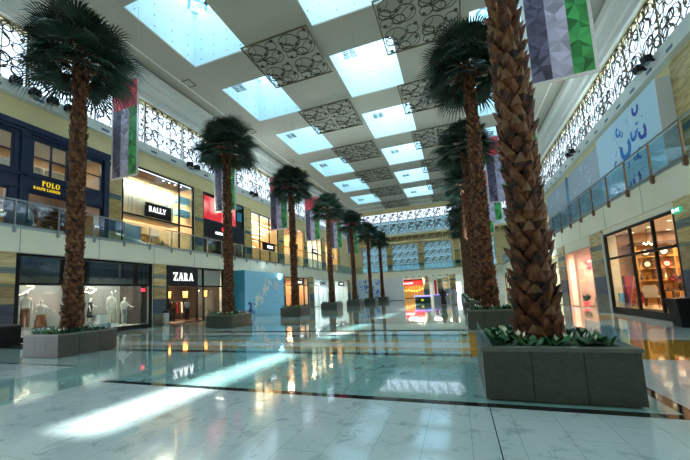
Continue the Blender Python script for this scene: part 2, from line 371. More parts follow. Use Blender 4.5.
def floor_mat(name, c, c2, mortar, rough=0.08, tile=(0.6, 0.6), vein=0.5, coat=0.0):
    m = mat(name, c, rough); nt = m.node_tree; b = nt.nodes['Principled BSDF']
    g = nt.nodes.new('ShaderNodeNewGeometry')
    n = nt.nodes.new('ShaderNodeTexNoise'); n.inputs['Scale'].default_value = 3.6; n.inputs['Detail'].default_value = 9; n.inputs['Distortion'].default_value = 0.9; n.inputs['Roughness'].default_value = 0.7
    nt.links.new(g.outputs['Position'], n.inputs['Vector'])
    r = nt.nodes.new('ShaderNodeValToRGB'); r.color_ramp.elements[0].color = (*hexc(c2), 1); r.color_ramp.elements[1].color = (*hexc(c), 1)
    r.color_ramp.elements[0].position = 0.36; r.color_ramp.elements[1].position = 0.36 + 0.2*vein
    nt.links.new(n.outputs[0], r.inputs[0])
    br = nt.nodes.new('ShaderNodeTexBrick'); br.offset = 0.5; br.inputs['Scale'].default_value = 1.0
    br.inputs['Brick Width'].default_value = tile[0]; br.inputs['Row Height'].default_value = tile[1]; br.inputs['Mortar Size'].default_value = 0.004
    br.inputs['Mortar Smooth'].default_value = 0.3
    br.inputs['Color1'].default_value = (1,1,1,1); br.inputs['Color2'].default_value = (0.86,0.88,0.88,1); br.inputs['Mortar'].default_value = (*hexc(mortar), 1)
    mq = nt.nodes.new('ShaderNodeMapping'); mq.inputs['Rotation'].default_value = (0, 0, math.pi/2); nt.links.new(g.outputs['Position'], mq.inputs[0]); nt.links.new(mq.outputs[0], br.inputs['Vector'])
    mx = nt.nodes.new('ShaderNodeMix'); mx.data_type = 'RGBA'; mx.blend_type = 'MULTIPLY'; mx.inputs[0].default_value = 0.4
    nt.links.new(r.outputs[0], mx.inputs[6]); nt.links.new(br.outputs['Color'], mx.inputs[7]); nt.links.new(mx.outputs[2], b.inputs['Base Color'])
    b.inputs['Specular IOR Level'].default_value = 0.65
    b.inputs['Coat Weight'].default_value = coat; b.inputs['Coat Roughness'].default_value = 0.03
    n2 = nt.nodes.new('ShaderNodeTexNoise'); n2.inputs['Scale'].default_value = 0.9; n2.inputs['Detail'].default_value = 1
    nt.links.new(g.outputs['Position'], n2.inputs['Vector'])
    bp = nt.nodes.new('ShaderNodeBump'); bp.inputs['Strength'].default_value = 0.02; bp.inputs['Distance'].default_value = 0.05
    nt.links.new(n2.outputs[0], bp.inputs['Height']); nt.links.new(bp.outputs[0], b.inputs['Normal'])
floor_mat('marble_white', '#bccccd', '#9fb2b3', '#5c6664', 0.12, (0.9, 0.45), coat=0.5)
floor_mat('marble_green', '#88b4b2', '#5c8a88', '#33504f', 0.07, (1.2, 0.6), coat=0.6)
floor_mat('marble_gold', '#c8922c', '#9a6a1c', '#3c2c10', 0.07, (1.2, 0.6), coat=0.6)
floor_mat('marble_grey', '#9fb9b8', '#7f9c9b', '#41514f', 0.07, (1.2, 0.6), coat=0.6)
floor_mat('marble_black', '#10161a', '#060a0c', '#050505', 0.07, (1.2, 0.6), coat=0.6)
def banner_mat(name, c, var=0.55):
    m = mat(name, c, 0.4); nt = m.node_tree; b = nt.nodes['Principled BSDF']
    g = nt.nodes.new('ShaderNodeNewGeometry'); r = nt.nodes.new('ShaderNodeValToRGB'); cc = hexc(c)
    r.color_ramp.elements[0].color = (*[x*(1-var) for x in cc], 1); r.color_ramp.elements[1].color = (*[min(1, x*(1+var) + 0.05) for x in cc], 1)
    nt.links.new(g.outputs['Random Per Island'], r.inputs[0]); nt.links.new(r.outputs[0], b.inputs['Base Color'])
banner_mat('banner_red', '#d02a44', 0.4); banner_mat('banner_dark', '#4a4668', 0.6); banner_mat('banner_white', '#aaa6c4', 0.35); banner_mat('banner_green', '#18893c', 0.6)

# ------------------------------------------------------------------ the shell
XL, XR = -18.5, 7.0          # gallery edges and ground floor shop fronts
UL, UR = -20.3, 10.5         # upper shop fronts and clerestories
YN, YE, YB = -9.0, 62.0, 66.0   # near wall, end gallery edge, end wall
ZF = 5.3                     # upper floor level
fl = MB(); fl.box(-34, 24, YN - 1, 92, -0.3, 0.0, 0); struct('floor', fl, 'marble_grey')
fi = MB()
def patch(x0, x1, y0, y1, m, dz=0.002): fi.box(x0, x1, y0, y1, -0.01, dz, m)
# 0 white 1 green 2 gold 3 black
patch(-6.95, 2.3, YN, 4.86, 0)
patch(-6.95, 2.2, 5.02, 8.4, 1)
patch(-9.3, -6.95, YN, 8.4, 1)
patch(-13.4, -9.3, YN, 5.95, 0); patch(-13.6, -9.4, 5.95, 6.08, 3, 0.003)
patch(-6.85, 2.36, 4.86, 5.02, 3, 0.003)
patch(2.2, 2.36, 5.02, 7.3, 3, 0.003)
patch(2.36, 7.0, YN, 8.3, 0)
patch(2.3, 6.2, 8.3, 10.9, 2); patch(0.15, 2.3, 8.3, 12.9, 2, 0.003)
patch(-18.3, 0.15, 8.3, 8.6, 3, 0.003); patch(.238, .248, YN, 4.86, 3, 0.003)
for y0, y1, m in ((8.6, 9.1, 1), (9.1, 9.45, 2), (9.45, 10.4, 0), (10.4, 10.8, 2), (10.8, 11.9, 1), (11.9, 12.3, 3), (12.3, 13.2, 0), (13.2, 13.7, 2)):
    patch(-18.3, 0.15, y0, y1, m)
for k in range(1, 6):
    y = 8.42 + 8.5*k
    patch(-18.3, 0.15, y, y + 0.5, 3, 0.003); patch(-18.3, 0.15, y + 0.9, y + 1.5, 2)
    patch(-18.3, 0.15, y + 2.2, y + 2.9, 2); patch(-11.0, 0.1, y + 4.6, y + 8.2, 1)
    patch(2.3, 6.2, y, y + 2.4, 2)
patch(-11.0, 0.1, 13.4, 16.8, 1)
patch(6.2, 7.0, 8.3, 62, 0); patch(2.3, 6.2, 11.2, 16.4, 0)
struct('floor_inlay', fi, ['marble_white', 'marble_green', 'marble_gold', 'marble_black', 'marble_grey'])

# ceiling with skylight openings
ce = MB(); cols = SKX; rows = SKY + [-1.9]
holes = [(x - SKW/2, x + SKW/2, y - SKL/2, y + SKL/2) for x in cols for y in rows]
xs = sorted({UL - 0.6, UR + 0.6} | {h[i] for h in holes for i in (0, 1)}); ys = sorted({YN, YB + 0.5} | {h[i] for h in holes for i in (2, 3)})
for a, b in zip(xs, xs[1:]):
    for c, d in zip(ys, ys[1:]):
        mx, my = (a+b)/2, (c+d)/2
        if not any(h[0] < mx < h[1] and h[2] < my < h[3] for h in holes): ce.box(a, b, c, d, ZC, ZC + 0.1)
struct('ceiling', ce, 'ceiling_paint')
# raised moulding lines on the ceiling border
tr = MB()
tr.box(UL + 0.02, UL + 0.35, YN, YB, ZC - 0.12, ZC); tr.box(UR - 0.35, UR - 0.02, YN, YB, ZC - 0.12, ZC)
tr.box(UL + 1.9, UL + 2.0, YN, YB, ZC - 0.05, ZC); tr.box(UR - 2.0, UR - 1.9, YN, YB, ZC - 0.05, ZC)
tr.box(UL + 0.35, UR - 0.35, YB - 0.9, YB - 0.55, ZC - 0.3, ZC); tr.box(UL + 2, UR - 2, YB - 3.2, YB - 3.05, ZC - 0.05, ZC)
struct('trim_1', tr, 'white_paint')
# skylights: well walls, bolts, unseen roof panes opaque to sun except at chosen gaps
n_w = 0
for i, cx in enumerate(cols):
    for j, cy in enumerate(rows):
        n_w += 1
        x0, x1, y0, y1 = cx - SKW/2, cx + SKW/2, cy - SKL/2, cy + SKL/2; zt = ZC + WELL; t = 0.12
        w = MB()
        zw = ZC + 0.1
        w.box(x0 - t, x0, y0 - t, y1 + t, zw, zt); w.box(x1, x1 + t, y0 - t, y1 + t, zw, zt)
        w.box(x0, x1, y0 - t, y0, zw, zt); w.box(x0, x1, y1, y1 + t, zw, zt)
        for a in range(4):
            for z in (ZC + 0.5, ZC + 1.25, ZC + 2.0):
                yy = y0 + SKL*(a + 0.5)/4; xx = x0 + SKW*(a + 0.5)/4
                w.box(x0, x0 + 0.03, yy - .03, yy + .03, z - .03, z + .03, 1); w.box(x1 - .03, x1, yy - .03, yy + .03, z - .03, z + .03, 1)
                w.box(xx - .03, xx + .03, y1 - .03, y1, z - .03, z + .03, 1); w.box(xx - .03, xx + .03, y0, y0 + .03, z - .03, z + .03, 1)
        root = w.build('window_%d' % n_w, ['well_blue', 'bolt_grey']); tag(root, kind='structure')
        g = MB(); hs = [(x0 + 0.15, x0 + 0.65, y1 - 1.1, y1 - 0.3), (x0 + 0.15, x0 + 0.65, y1 - 2.1, y1 - 1.3)]
        if i == 1:
            sx = -4.5 + SUN_TX*zt; hs = [(sx - 0.36, sx + 0.36, y0 + 0.05, y1 - 0.05)]  # clear slot added so the sun draws its strip on the floor
        for_us = sorted({x0 - t, x1 + t} | {h[q] for h in hs for q in (0, 1)}); for_vs = sorted({y0 - t, y1 + t} | {h[q] for h in hs for q in (2, 3)})
        for a, b in zip(for_us, for_us[1:]):
            for c, d in zip(for_vs, for_vs[1:]):
                clear = any(h[0] < (a+b)/2 < h[1] and h[2] < (c+d)/2 < h[3] for h in hs)
                g.box(a, b, c, d, zt + 0.001, zt + 0.04, 1 if clear else 0)
        g.build('glazing', ['sun_mask_pane', 'sky_glass'], root)
        if i != 1:
            g = MB(); zb_ = zt - .5; cxm, cym = cx, cy
            for sgn in (-1, 1):
                for q in range(-4, 5):
                    d_ = q*1.55; L_ = []
                    # line x*sgn + y = d_ clipped to the well
                    for k_ in range(0, 101):
                        px_ = -SKW/2 + SKW*k_/100; py_ = d_ - sgn*px_
                        if -SKL/2 < py_ < SKL/2: L_.append((px_, py_))
                    if len(L_) > 6:
                        (ax_, ay_), (bx_, by_) = L_[0], L_[-1]; nx_, ny_ = .085*sgn, .085
                        g.prism([(cx + ax_ - nx_, cy + ay_ - ny_), (cx + bx_ - nx_, cy + by_ - ny_), (cx + bx_ + nx_, cy + by_ + ny_), (cx + ax_ + nx_, cy + ay_ + ny_)], zb_, zb_ + .12)
            g.build('glazing_bars', ['well_blue'], root)

def ornament(mb, o, u, v, W, H, depth=0.03, mi=0, md=1, thin=.85):
    """one lattice cell W x H: overlapping rings, arcs and little discs inside the frame"""
    o = Vector(o); u = Vector(u); v = Vector(v); S = min(W, H)
    def P(a, b): return o + u*(W*a) + v*(H*b)
    for (a, b, r, t) in ((.34,.33,.29,.024),(.20,.52,.17,.036),(.68,.66,.29,.024),(.52,.80,.17,.036),(.80,.26,.17,.022),(.20,.80,.17,.022)):
        mb.ring(P(a, b), u, v, S*r, S*t*1.3*thin, depth=depth, n=16, mi=mi)
    for (a, b, r, a0, a1) in ((.5,.5,.42,20,120),(.45,.15,.36,60,150),(.95,.85,.40,170,250),(.05,.1,.3,0,80)):
        mb.ring(P(a, b), u, v, S*r, S*.022*thin, depth=depth, n=8, mi=mi, a0=a0, a1=a1)
    for (a, b, r) in ((.50,.50,.055),(.12,.30,.045),(.88,.60,.055),(.66,.28,.045),(.34,.68,.045),(.14,.90,.055),(.90,.1,.055)):
        mb.disc(P(a, b), u, v, S*r, depth*1.3, 8, md)

# side walls above the shops: wall band, ledge, clerestory lattice, cove
ZU, ZL, ZK, ZT = 11.2, 12.28, 12.9, 16.3
left_open = [(5.2, 14.65, ZF, 11.0), (15.65, 22.3, ZF, 11.2), (23.35, 29.5, ZF, 11.2), (30.75, 36.7, ZF, 11.0), (38.0, 44.0, ZF, 10.9), (45.3, 51.2, ZF, 10.9), (52.5, 58.6, ZF, 10.9), (-6, 4, ZF, 11)]
right_open = [(29.6, 36.8, ZF, 11.0), (37.4, 44.6, ZF, 11.0), (45.4, 52, ZF, 11.0), (53, 60, ZF, 11.0), (12.0, 17.6, ZF, 11.0), (20.6, 29.2, ZF, 11.0), (-6, 9, ZF, 11.0)]
wl = MB(); grid_wall(wl, 'x', UL - 0.4, UL, YN, YB, ZF, ZL, left_open)
grid_wall(wl, 'x', UL - 0.4, UL, YN, YB, ZT, ZC + 0.4, [])
struct('wall_left', wl, 'tan_wall')
wr_ = MB(); grid_wall(wr_, 'x', UR, UR + 0.4, YN, YB, ZF, ZL - 0.25, right_open); grid_wall(wr_, 'x', UR, UR + 0.4, YN, YB, ZT, ZC + 0.4, [])
struct('wall_right', wr_, 'tan_wall')
lg = MB()
lg.box(UL - 0.4, UL + 0.35, YN, YB, ZL, ZK); lg.box(UR - 0.35, UR + 0.4, YN, YB, ZL - 0.25, ZK - 0.1); lg.box(UL, UR, YB - 0.35, YB + 0.4, ZL, ZK)
k = YN + 1
while k < YB - 1:
    lg.box(UL + 0.34, UL + 0.37, k, k + 0.5, ZL + 0.15, ZL + 0.3, 1); lg.box(UR - 0.37, UR - 0.34, k, k + 0.5, ZL - 0.1, ZL + 0.05, 1); k += 1.83
struct('trim_2', lg, ['white_paint', 'bolt_grey'])
cv = MB()
for s, x in ((1, UL), (-1, UR)):
    for a, b, z0, z1 in ((0, .22, ZT, ZT + .35), (0, .5, ZT + .35, ZT + 1.0), (0, .62, ZT + 1.0, ZT + 1.1), (0, 1.0, ZT + 1.1, ZC - 0.12)):
        cv.box(x + s*a, x + s*b, YN, YB, z0, z1)
struct('trim_3', cv, 'white_paint')

CLY = [-9 + 3.65*i + 0.0 for i in range(21)]
off = 13.8 - 3.65*6 - (-9) ; CLY = [c + off for c in CLY if c + off < YB - 1 and c + off > -4]
def clerestory(side):
    x = UL - 0.12 if side == 'left' else UR + 0.12; s = 1 if side == 'left' else -1
    zb = ZK if side == 'left' else ZK - 0.1
    cells = [(a, b) for a, b in zip(CLY, CLY[1:])] + [(CLY[-1], YB - 0.1)]
    proto = None
    for idx, (a, b) in enumerate(cells):
        lab = 'bronze ring lattice panel of the %s clerestory, %s from the near end' % (side, (ORD + ['seventeenth', 'eighteenth', 'nineteenth', 'twentieth'])[idx])
        W, H = b - a, ZT - zb
        if proto is None or abs(W - 3.65) > 0.02:
            r = thing('lattice_panel', (x, a, zb), lab, 'lattice panel', 'lattice panels of the %s clerestory' % side)
            m = MB(); n0 = 0.05
            m.box(x - .03, x + .03, a + .01, a + n0*1.6, zb + .01, ZT - .01); m.box(x - .03, x + .03, a + n0*1.6, b - .01, ZT - n0, ZT - .01); m.box(x - .03, x + .03, a + n0*1.6, b - .01, zb + .01, zb + n0)
            m.build('frame', 'bronze', r)
            m = MB()
            for q, (cu, cvv) in enumerate(((0, 0), (0.5, 0), (0, .5), (.5, .5))):
                u = Y_ if q in (0, 3) else -Y_; o = Vector((x, a + W*cu, zb + H*cvv)) if q in (0, 3) else Vector((x, a + W*(cu + .5), zb + H*cvv))
                ornament(m, o, u, Z_, W*.5, H*.5, 0.03)
            m.build('rings', ['bronze_dark', 'bronze'], r)
            reg(r)
            if abs(W - 3.65) < 0.02: proto = r
        else: dup(proto, (x, a, zb), label=lab)
    # the window behind: mullions and glass
    for idx, (a, b) in enumerate(cells):
        pass
    xo = x - s*0.45
    w = MB(); w.box(xo - .04, xo + .04, YN, YB, zb - 0.3, zb + .06); w.box(xo - .04, xo + .04, YN, YB, ZT - .06, ZT + 0.1); w.box(xo - .03, xo + .03, YN, YB, zb + 1.7, zb + 1.76)
    y = YN
    while y < YB: w.box(xo - .03, xo + .03, y, y + .06, zb, ZT); y += 1.217
    w.box(min(x, xo) - .1, max(x, xo), YN, YB, zb - 0.3, zb - 0.02); 
    o = w.build('window_%d' % (40 if side == 'left' else 41), 'white_paint'); tag(o, kind='structure')
    g = MB(); g.box(xo - .01, xo + .01, YN, YB, zb, ZT); g.build('pane', 'sky_glass', o)
clerestory('left'); clerestory('right')

# ground floor walls, galleries ------------------------------------------------
gl_open = [(9.2, 16.55, 0.0, 4.1), (17.7, 23.75, 0, 4.1), (26.0, 32.9, 0, 4.0), (34.6, 41.2, 0, 3.9), (43.0, 49.6, 0, 3.9), (51.4, 58.0, 0, 3.9), (-4, 7.6, 0, 4.0)]
gr_open = [(14.75, 20.75, 0.0, 3.85), (22.65, 27.6, 0, 3.55), (29.3, 36.6, 0, 3.7), (38.3, 45, 0, 3.7), (46.7, 53.4, 0, 3.7), (55, 60.5, 0, 3.7), (-6, 12.6, 0, 3.85)]
wg = MB(); grid_wall(wg, 'x', XL - 0.5, XL - 0.06, YN, 64, 0, 4.12, gl_open); struct('wall_left_ground', wg, 'cream_wall')
wg = MB(); grid_wall(wg, 'x', XR + 0.06, XR + 0.5, YN, 64, 0, 4.12, gr_open); struct('wall_right_ground', wg, 'cream_wall')
def gallery(name, x0, x1, y0, y1, edge):
    m = MB(); m.box(x0, x1, y0, y1, 4.12, 5.2, 0)
    struct(name, m, 'cream_wall')
gallery('floor_gallery_left', -30, XL, YN, 92, 0); gallery('floor_gallery_right', XR, 20, YN, 92, 0); gallery('floor_gallery_end', XL, XR, YE, 92, 0)
ft = MB(); ft.box(-30, XL - 0.05, YN, 92, 5.2, ZF); ft.box(XR + 0.05, 20, YN, 92, 5.2, ZF); ft.box(XL - .05, XR + .05, YE + .05, 92, 5.2, ZF); struct('floor_upper', ft, 'marble_white')
# joint lines and lower lip of the galleries
lp = MB()
lp.box(XL - 0.02, XL + 0.05, YN, YE, 5.28, 5.36); lp.box(XR - 0.05, XR + 0.02, YN, YE, 5.28, 5.36); lp.box(XL, XR, YE - 0.05, YE + .02, 5.28, 5.36)
for kx in range(20):
    y = YN + 3.66*kx
    lp.box(XL, XL + 0.004, y, y + 0.025, 4.14, 5.28, 1); lp.box(XR - 0.004, XR, y, y + 0.025, 4.14, 5.28, 1)
struct('trim_4', lp, ['steel', 'bolt_grey'])
def railing(name, ax, p, a0, a1, step, inward, postm, label):
    def at(d, al): return (p + inward*d, al) if ax == 'x' else (al, p + inward*d)
    c0 = at(0, a0)
    r = thing(name, (c0[0], c0[1], ZF), label, 'railing')
    def bx(m, d0, d1, u0, u1, z0, z1):
        A = at(d0, u0); B = at(d1, u1); m.box(A[0], B[0], A[1], B[1], z0, z1)
    h = MB(); bx(h, .03, .10, a0, a1, 6.47, 6.53); h.build('handrail', 'steel', r)
    y = a0; i = 0
    while y < a1 - 0.3:
        m = MB(); bx(m, .02, .085, y - .022, y + .022, 4.98, 6.47); bx(m, 0.0, .12, y - .045, y + .045, 5.02, 5.28); m.build('post', postm, r)
        if y + step < a1:
            g = MB(); bx(g, .045, .06, y + .05, y + step - .05, 5.36, 6.42); g.build('glass_panel', 'rail_glass', r)
        y += step; i += 1
railing('glass_railing', 'x', XL, 1.85, 61.9, 1.8, 1, 'steel', 'long glass railing with steel posts along the left upper gallery')
railing('glass_railing', 'x', XR, 1.9, 61.9, 1.95, -1, 'copper_post', 'long glass railing with copper toned posts along the right upper gallery')
railing('glass_railing', 'y', YE, XL + .2, XR - .2, 1.8, -1, 'steel', 'glass railing across the far end gallery')

# near wall and end wall ------------------------------------------------------
m = MB(); m.box(-34, 24, YN - 0.5, YN, 0, ZC + 0.5); struct('wall_near', m, 'tan_wall')
end_holes = [(-17.6, -12.6, ZF + .0, 10.6), (-11.6, -6.6, ZF, 10.6), (-5.6, -0.6, ZF, 10.6), (1.2, 3.6, ZF, 9.6), (4.6, 6.6, ZF, 10.6), (UL, UR, ZK, 17.1)]
m = MB(); grid_wall(m, 'y', YB, YB + 0.4, UL - .4, UR + .4, ZF, ZC + 0.4, end_holes); struct('wall_end', m, 'tan_wall')
def end_panels():
    def panel(x0, x1, z0, z1, lab, grp, nu, nv, light='bronze'):
        r = thing('lattice_panel', (x0, YB + .1, z0), lab, 'lattice panel', grp)
        m = MB(); y0, y1 = YB + .06, YB + .12
        m.box(x0, x0 + .06, y0, y1, z0, z1); m.box(x1 - .06, x1, y0, y1, z0, z1); m.box(x0, x1, y0, y1, z0, z0 + .06); m.box(x0, x1, y0, y1, z1 - .06, z1); m.build('frame', 'bronze', r)
        m = MB(); W, H = (x1 - x0)/nu, (z1 - z0)/nv
        for a in range(nu):
            for b in range(nv): ornament(m, (x0 + a*W, YB + .09, z0 + b*H), X_, Z_, W, H, 0.03, thin=2.0)
        m.build('rings', [light, 'bronze'], r)
    n = 9; w = (UR - UL)/n
    for i in range(n): panel(UL + i*w, UL + (i+1)*w, ZK, 17.1, 'ring lattice panel high on the far end wall, %s from the left' % ORD[i], 'lattice panels of the end clerestory', 2, 2)
    for i, h in enumerate(end_holes[:-1]): panel(h[0], h[1], h[2] + 1.2, h[3], 'ring lattice screen on the upper end gallery, %s from the left' % ORD[i], 'lattice screens of the end gallery', max(1, round((h[1]-h[0])/1.3)), 3)
end_panels()
m = MB(); x = UL
while x < UR + .1: m.box(x - .04, x + .04, YB + .3, YB + .36, ZK, 17.1); x += (UR - UL)/18
m.box(UL, UR, YB + .3, YB + .36, 14.9, 15.0); o = tag(m.build('window_42', 'white_paint'), kind='structure')
g = MB(); g.box(UL, UR, YB + .36, YB + .38, ZK, 17.1); g.build('pane', 'sky_glass', o)
g = MB()
for h in end_holes[:-1]: g.box(h[0], h[1], YB + .36, YB + .38, h[2], h[3])
tag(g.build('window_43', 'sky_glass'), kind='structure')
m = MB(); m.box(-40, 30, 78, 78.4, 5.4, 18.0); struct('wall_beyond', m, 'outer_wall')
r = thing('relief_band', (-4.9, YB - .06, 10.95), 'cream band of ring ornament across the far end wall', 'ornament band')
m = MB()
for i in range(22): ornament(m, (UL + .4 + i*1.38, YB - .08, 11.15), X_, Z_, 1.38, 1.05, 0.05, thin=1.8)
m.build('rings', ['bronze', 'bronze'], r)
for i in range(0): pass
# ledge in front of the end wall
m = MB(); m.box(UL, UR, YB - 0.8, YB, 10.9, 11.1); m.box(UL, UR, YB - .5, YB, 12.25, 12.5); struct('trim_5', m, 'tan_wall')
# ground floor behind the end: concourse with back wall
m = MB(); m.box(-34, 24, 91.5, 92, 0, 4.2); struct('wall_concourse', m, 'light_plaster')
m = MB(); m.box(-26, 16, 64, 91, 4.02, 4.1); struct('ceiling_concourse', m, 'white_paint')
for x0, x1 in ((-30, XL - .5), (XR + .5, 20)):
    pass

# stone pillars ----------------------------------------------------------------
def pillar(x0, x1, y0, y1, z0, z1, lab, grp):
    c = ((x0+x1)/2, (y0+y1)/2, z0); m = MB(); b = 0.02
    m.prism([(x0+b,y0),(x1-b,y0),(x1,y0+b),(x1,y1-b),(x1-b,y1),(x0+b,y1),(x0,y1-b),(x0,y0+b)], z0, z1)
    o = m.build('stone_pillar', 'stone_bands'); tag(o, lab, 'pillar', grp); return o
for i, (a, b) in enumerate(((7.7, 9.2), (16.6, 17.65), (23.8, 25.4), (33.1, 34.5), (41.4, 42.8), (49.8, 51.2), (58.2, 59.6))):
    pillar(XL - .5, XL + 0.02, a, b, 0, 4.11, 'banded stone pillar between the left ground floor shops, %s from the camera' % ORD[i], 'left ground floor pillars')
for i, (a, b) in enumerate(((12.7, 14.7), (20.9, 22.6), (27.65, 29.2), (36.7, 38.2), (45.1, 46.6), (53.5, 54.9))):
    pillar(XR - 0.02, XR + .5, a, b, 0, 4.11, 'banded stone pillar between the right ground floor shops, %s from the camera' % ORD[i], 'right ground floor pillars')
for i, (a, b) in enumerate(((4.1, 5.1), (14.7, 15.6), (22.35, 23.3), (29.55, 30.7), (36.75, 37.95), (44.05, 45.25), (51.25, 52.45), (58.65, 59.9))):
    pillar(UL - .4, UL + 0.05, a, b, ZF, 11.2, 'yellow stone pillar on the left upper gallery, %s from the camera' % ORD[i], 'left upper pillars')
for i, (a, b) in enumerate(((17.65, 20.55), (9.5, 11.9))):
    pillar(UR - .06, UR + .4, a, b, ZF, 11.9, 'yellow veined stone pillar on the right gallery, %s' % ('touching the big hoarding' if i == 0 else 'nearest the camera'), 'right upper pillars')
for i, x in enumerate((-12.1, -6.1, .3, 4.1)):
    pillar(x - .45, x + .45, YB - .15, YB + .05, ZF, 10.9, 'yellow stone pillar on the far end gallery, %s from the left' % ORD[i], 'end gallery pillars')
for i, (x, y) in enumerate(((-5.6, 66), (-2.2, 72), (-.9, 64.5), (3.0, 70), (5.6, 65), (-9.5, 78), (-3.8, 80))):
    m = MB(); m.lathe([(.55, 0), (.55, 4.02)], (x, y, 0), 14); o = m.build('round_pillar', 'stone_bands'); tag(o, 'round banded pillar in the far ground floor concourse, %s' % ('behind the kiosk', 'deep behind the walkers', 'right of the two walkers', 'far right rear', 'near the right wall', 'left rear by the red shop', 'rear centre')[i], 'pillar', 'concourse pillars')

# hanging lattices and light grids ---------------------------------------------
zl = ZC - 0.4
def lattice_screen(cx, cy, lab):
    r = thing('hanging_lattice', (cx, cy, zl), lab, 'ceiling screen', 'square ring lattices hanging under the ceiling')
    h = 2.3; m = MB()
    for a, b in ((-1, 0), (1, 0), (0, -1), (0, 1)):
        if a: m.box(cx + a*h - .04, cx + a*h + .04, cy - h - .04, cy + h + .04, zl - .04, zl + .04)
        else: m.box(cx - h, cx + h, cy + b*h - .04, cy + b*h + .04, zl - .04, zl + .04)
    m.build('frame', 'bronze', r)
    m = MB()
    for a in (0, 1):
        for b in (0, 1): ornament(m, (cx - h + a*h, cy - h + b*h, zl), X_, Y_, h, h, 0.03, thin=.62)
    m.build('rings', ['bronze_dark', 'bronze_dark'], r)
    for a in (-1, 1):
        for b in (-1, 1):
            m = MB(); m.tube([(cx + a*(h-.3), cy + b*h, zl + .02), (cx + a*(h-.3), cy + b*h, ZC)], .012, 4); m.build('hanger', 'steel', r)
    return r
first = lattice_screen(-9.6, 19.65, 'square bronze ring lattice under the ceiling, left line, first from the camera'); reg(first)
for li, x in enumerate((-9.6, -0.9)):
    for k in range(6):
        if (li, k) == (0, 0): continue
        dup(first, (x, 19.65 + 8.47*k, zl), label='square bronze ring lattice under the ceiling, %s line, %s from the camera' % (('left', 'right')[li], ORD[k]))
def light_grid(cx, cy, z, lab):
    r = thing('light_grid', (cx, cy, z), lab, 'ceiling light', 'small pinwheel light grids hanging between the skylights')
    m = MB()
    for a in (0, 1):
        for b in (0, 1):
            X0, Y0 = cx - .42 + a*.46, cy - .42 + b*.46
            for i in range(3): m.box(X0 + i*.17, X0 + i*.17 + .03, Y0, Y0 + .37, z, z + .05); m.box(X0, X0 + .37, Y0 + i*.17, Y0 + i*.17 + .03, z, z + .05)
    m.build('grid', 'steel', r)
    for a in (-1, 1):
        for b in (-1, 1):
            m = MB(); m.tube([(cx + a*.4, cy + b*.4, z + .05), (cx + a*.4, cy + b*.4, ZC)], .008, 4); m.build('hanger', 'steel', r)
    return r
lg0 = light_grid(-14.0, 20.0, 17.1, 'small light grid hanging in the left line, first from the camera'); reg(lg0)
for li, x in enumerate((-14.0, -5.4, 4.2)):
    for k in range(5):
        if (li, k) == (0, 0): continue
        dup(lg0, (x, 20.0 + 8.5*k, 17.1), label='small light grid hanging in the %s line, %s from the camera' % (('left', 'middle', 'right')[li], ORD[k]))
for i, (x, y) in enumerate(((-18.0, 19.2), (-18.0, 27.6), (-18.0, 36.1), (8.2, 19.2), (8.2, 27.6))):
    m = MB(); s = .42
    for a, b, c, d in ((-s, s, -s, -s+.06), (-s, s, s-.06, s), (-s, -s+.06, -s, s), (s-.06, s, -s, s)): m.box(x+a, x+b, y+c, y+d, ZC - .03, ZC)
    m.box(x-s+.08, x+s-.08, y-s+.08, y+s-.08, ZC - .012, ZC, 1)
    tag(m.build('ceiling_hatch', ['bronze', 'ceiling_paint']), 'square access hatch with brass rim in the %s ceiling border, %s from the camera' % ('left' if x < 0 else 'right', ORD[i if i < 3 else i - 3]), 'ceiling hatch', 'ceiling hatches')

# floodlights on the ledges ----------------------------------------------------
def flood_lamp(x, y, z, s):
    a = bpy.data.lights.new('flood_lamp', 'SPOT'); a.energy = FLOOD_W*7; a.spot_size = math.radians(84); a.spot_blend = 0.9; a.shadow_soft_size = 0.35; a.color = (0.80, 0.97, 0.98)
    o = bpy.data.objects.new('flood_lamp', a); COL.objects.link(o); o.location = (x + s*.34, y, z - .2); o.rotation_euler = Vector((-s*0.75, 0.25, 1)).to_track_quat('Z', 'Y').to_euler()
def flood(x, y, z, s, lab):
    r = thing('floodlight', (x, y, z), lab, 'floodlight', 'floodlights on the clerestory ledges')
    m = MB(); m.box(x, x + s*.22, y - .05, y + .05, z - .05, z + .03); m.box(x + s*.16, x + s*.22, y - .24, y + .24, z - .09, z - .03); m.box(x + s*.16, x + s*.22, y - .24, y - .2, z - .09, z + .16); m.box(x + s*.16, x + s*.22, y + .2, y + .24, z - .09, z + .16); m.build('bracket', 'black_metal', r)
    m = MB(); m.poly([(-.16, -.14), (.16, -.2), (.2, .16), (-.12, .2)], (x + s*.3, y - .2, z + .08), X_*s, Z_, Y_, .4); m.build('lamp_housing', 'black_metal', r)
    m = MB(); m.box(x + s*.2, x + s*.42, y - .17, y + .17, z - .14, z - .11); m.build('lens', 'steel', r)
    return r
fl_l = [9.4, 10.22, 11.05, 11.9, 21.1, 21.9, 30.0, 30.8, 38.6, 39.4, 47.2, 48.0]
p0 = None
for i, y in enumerate(fl_l):
    if i in (0, 1, 4, 5, 6, 7, 8, 9): flood_lamp(UL + .36, y, 12.5, 1)
    lab = 'black floodlight on the left clerestory ledge, %s from the camera' % ORD[i]
    if p0 is None: p0 = flood(UL + .36, y, 12.75, 1, lab); reg(p0)
    else: dup(p0, (UL + .36, y, 12.58), label=lab)
for i, y in enumerate((20.9, 21.7, 33.2, 34.0, 45, 45.8)):
    flood_lamp(UR - .36, y, 12.5, -1)
    dup(p0, (UR - .36, y, 12.5), rz=math.pi, label='black floodlight on the right clerestory ledge, %s from the camera' % ORD[i])

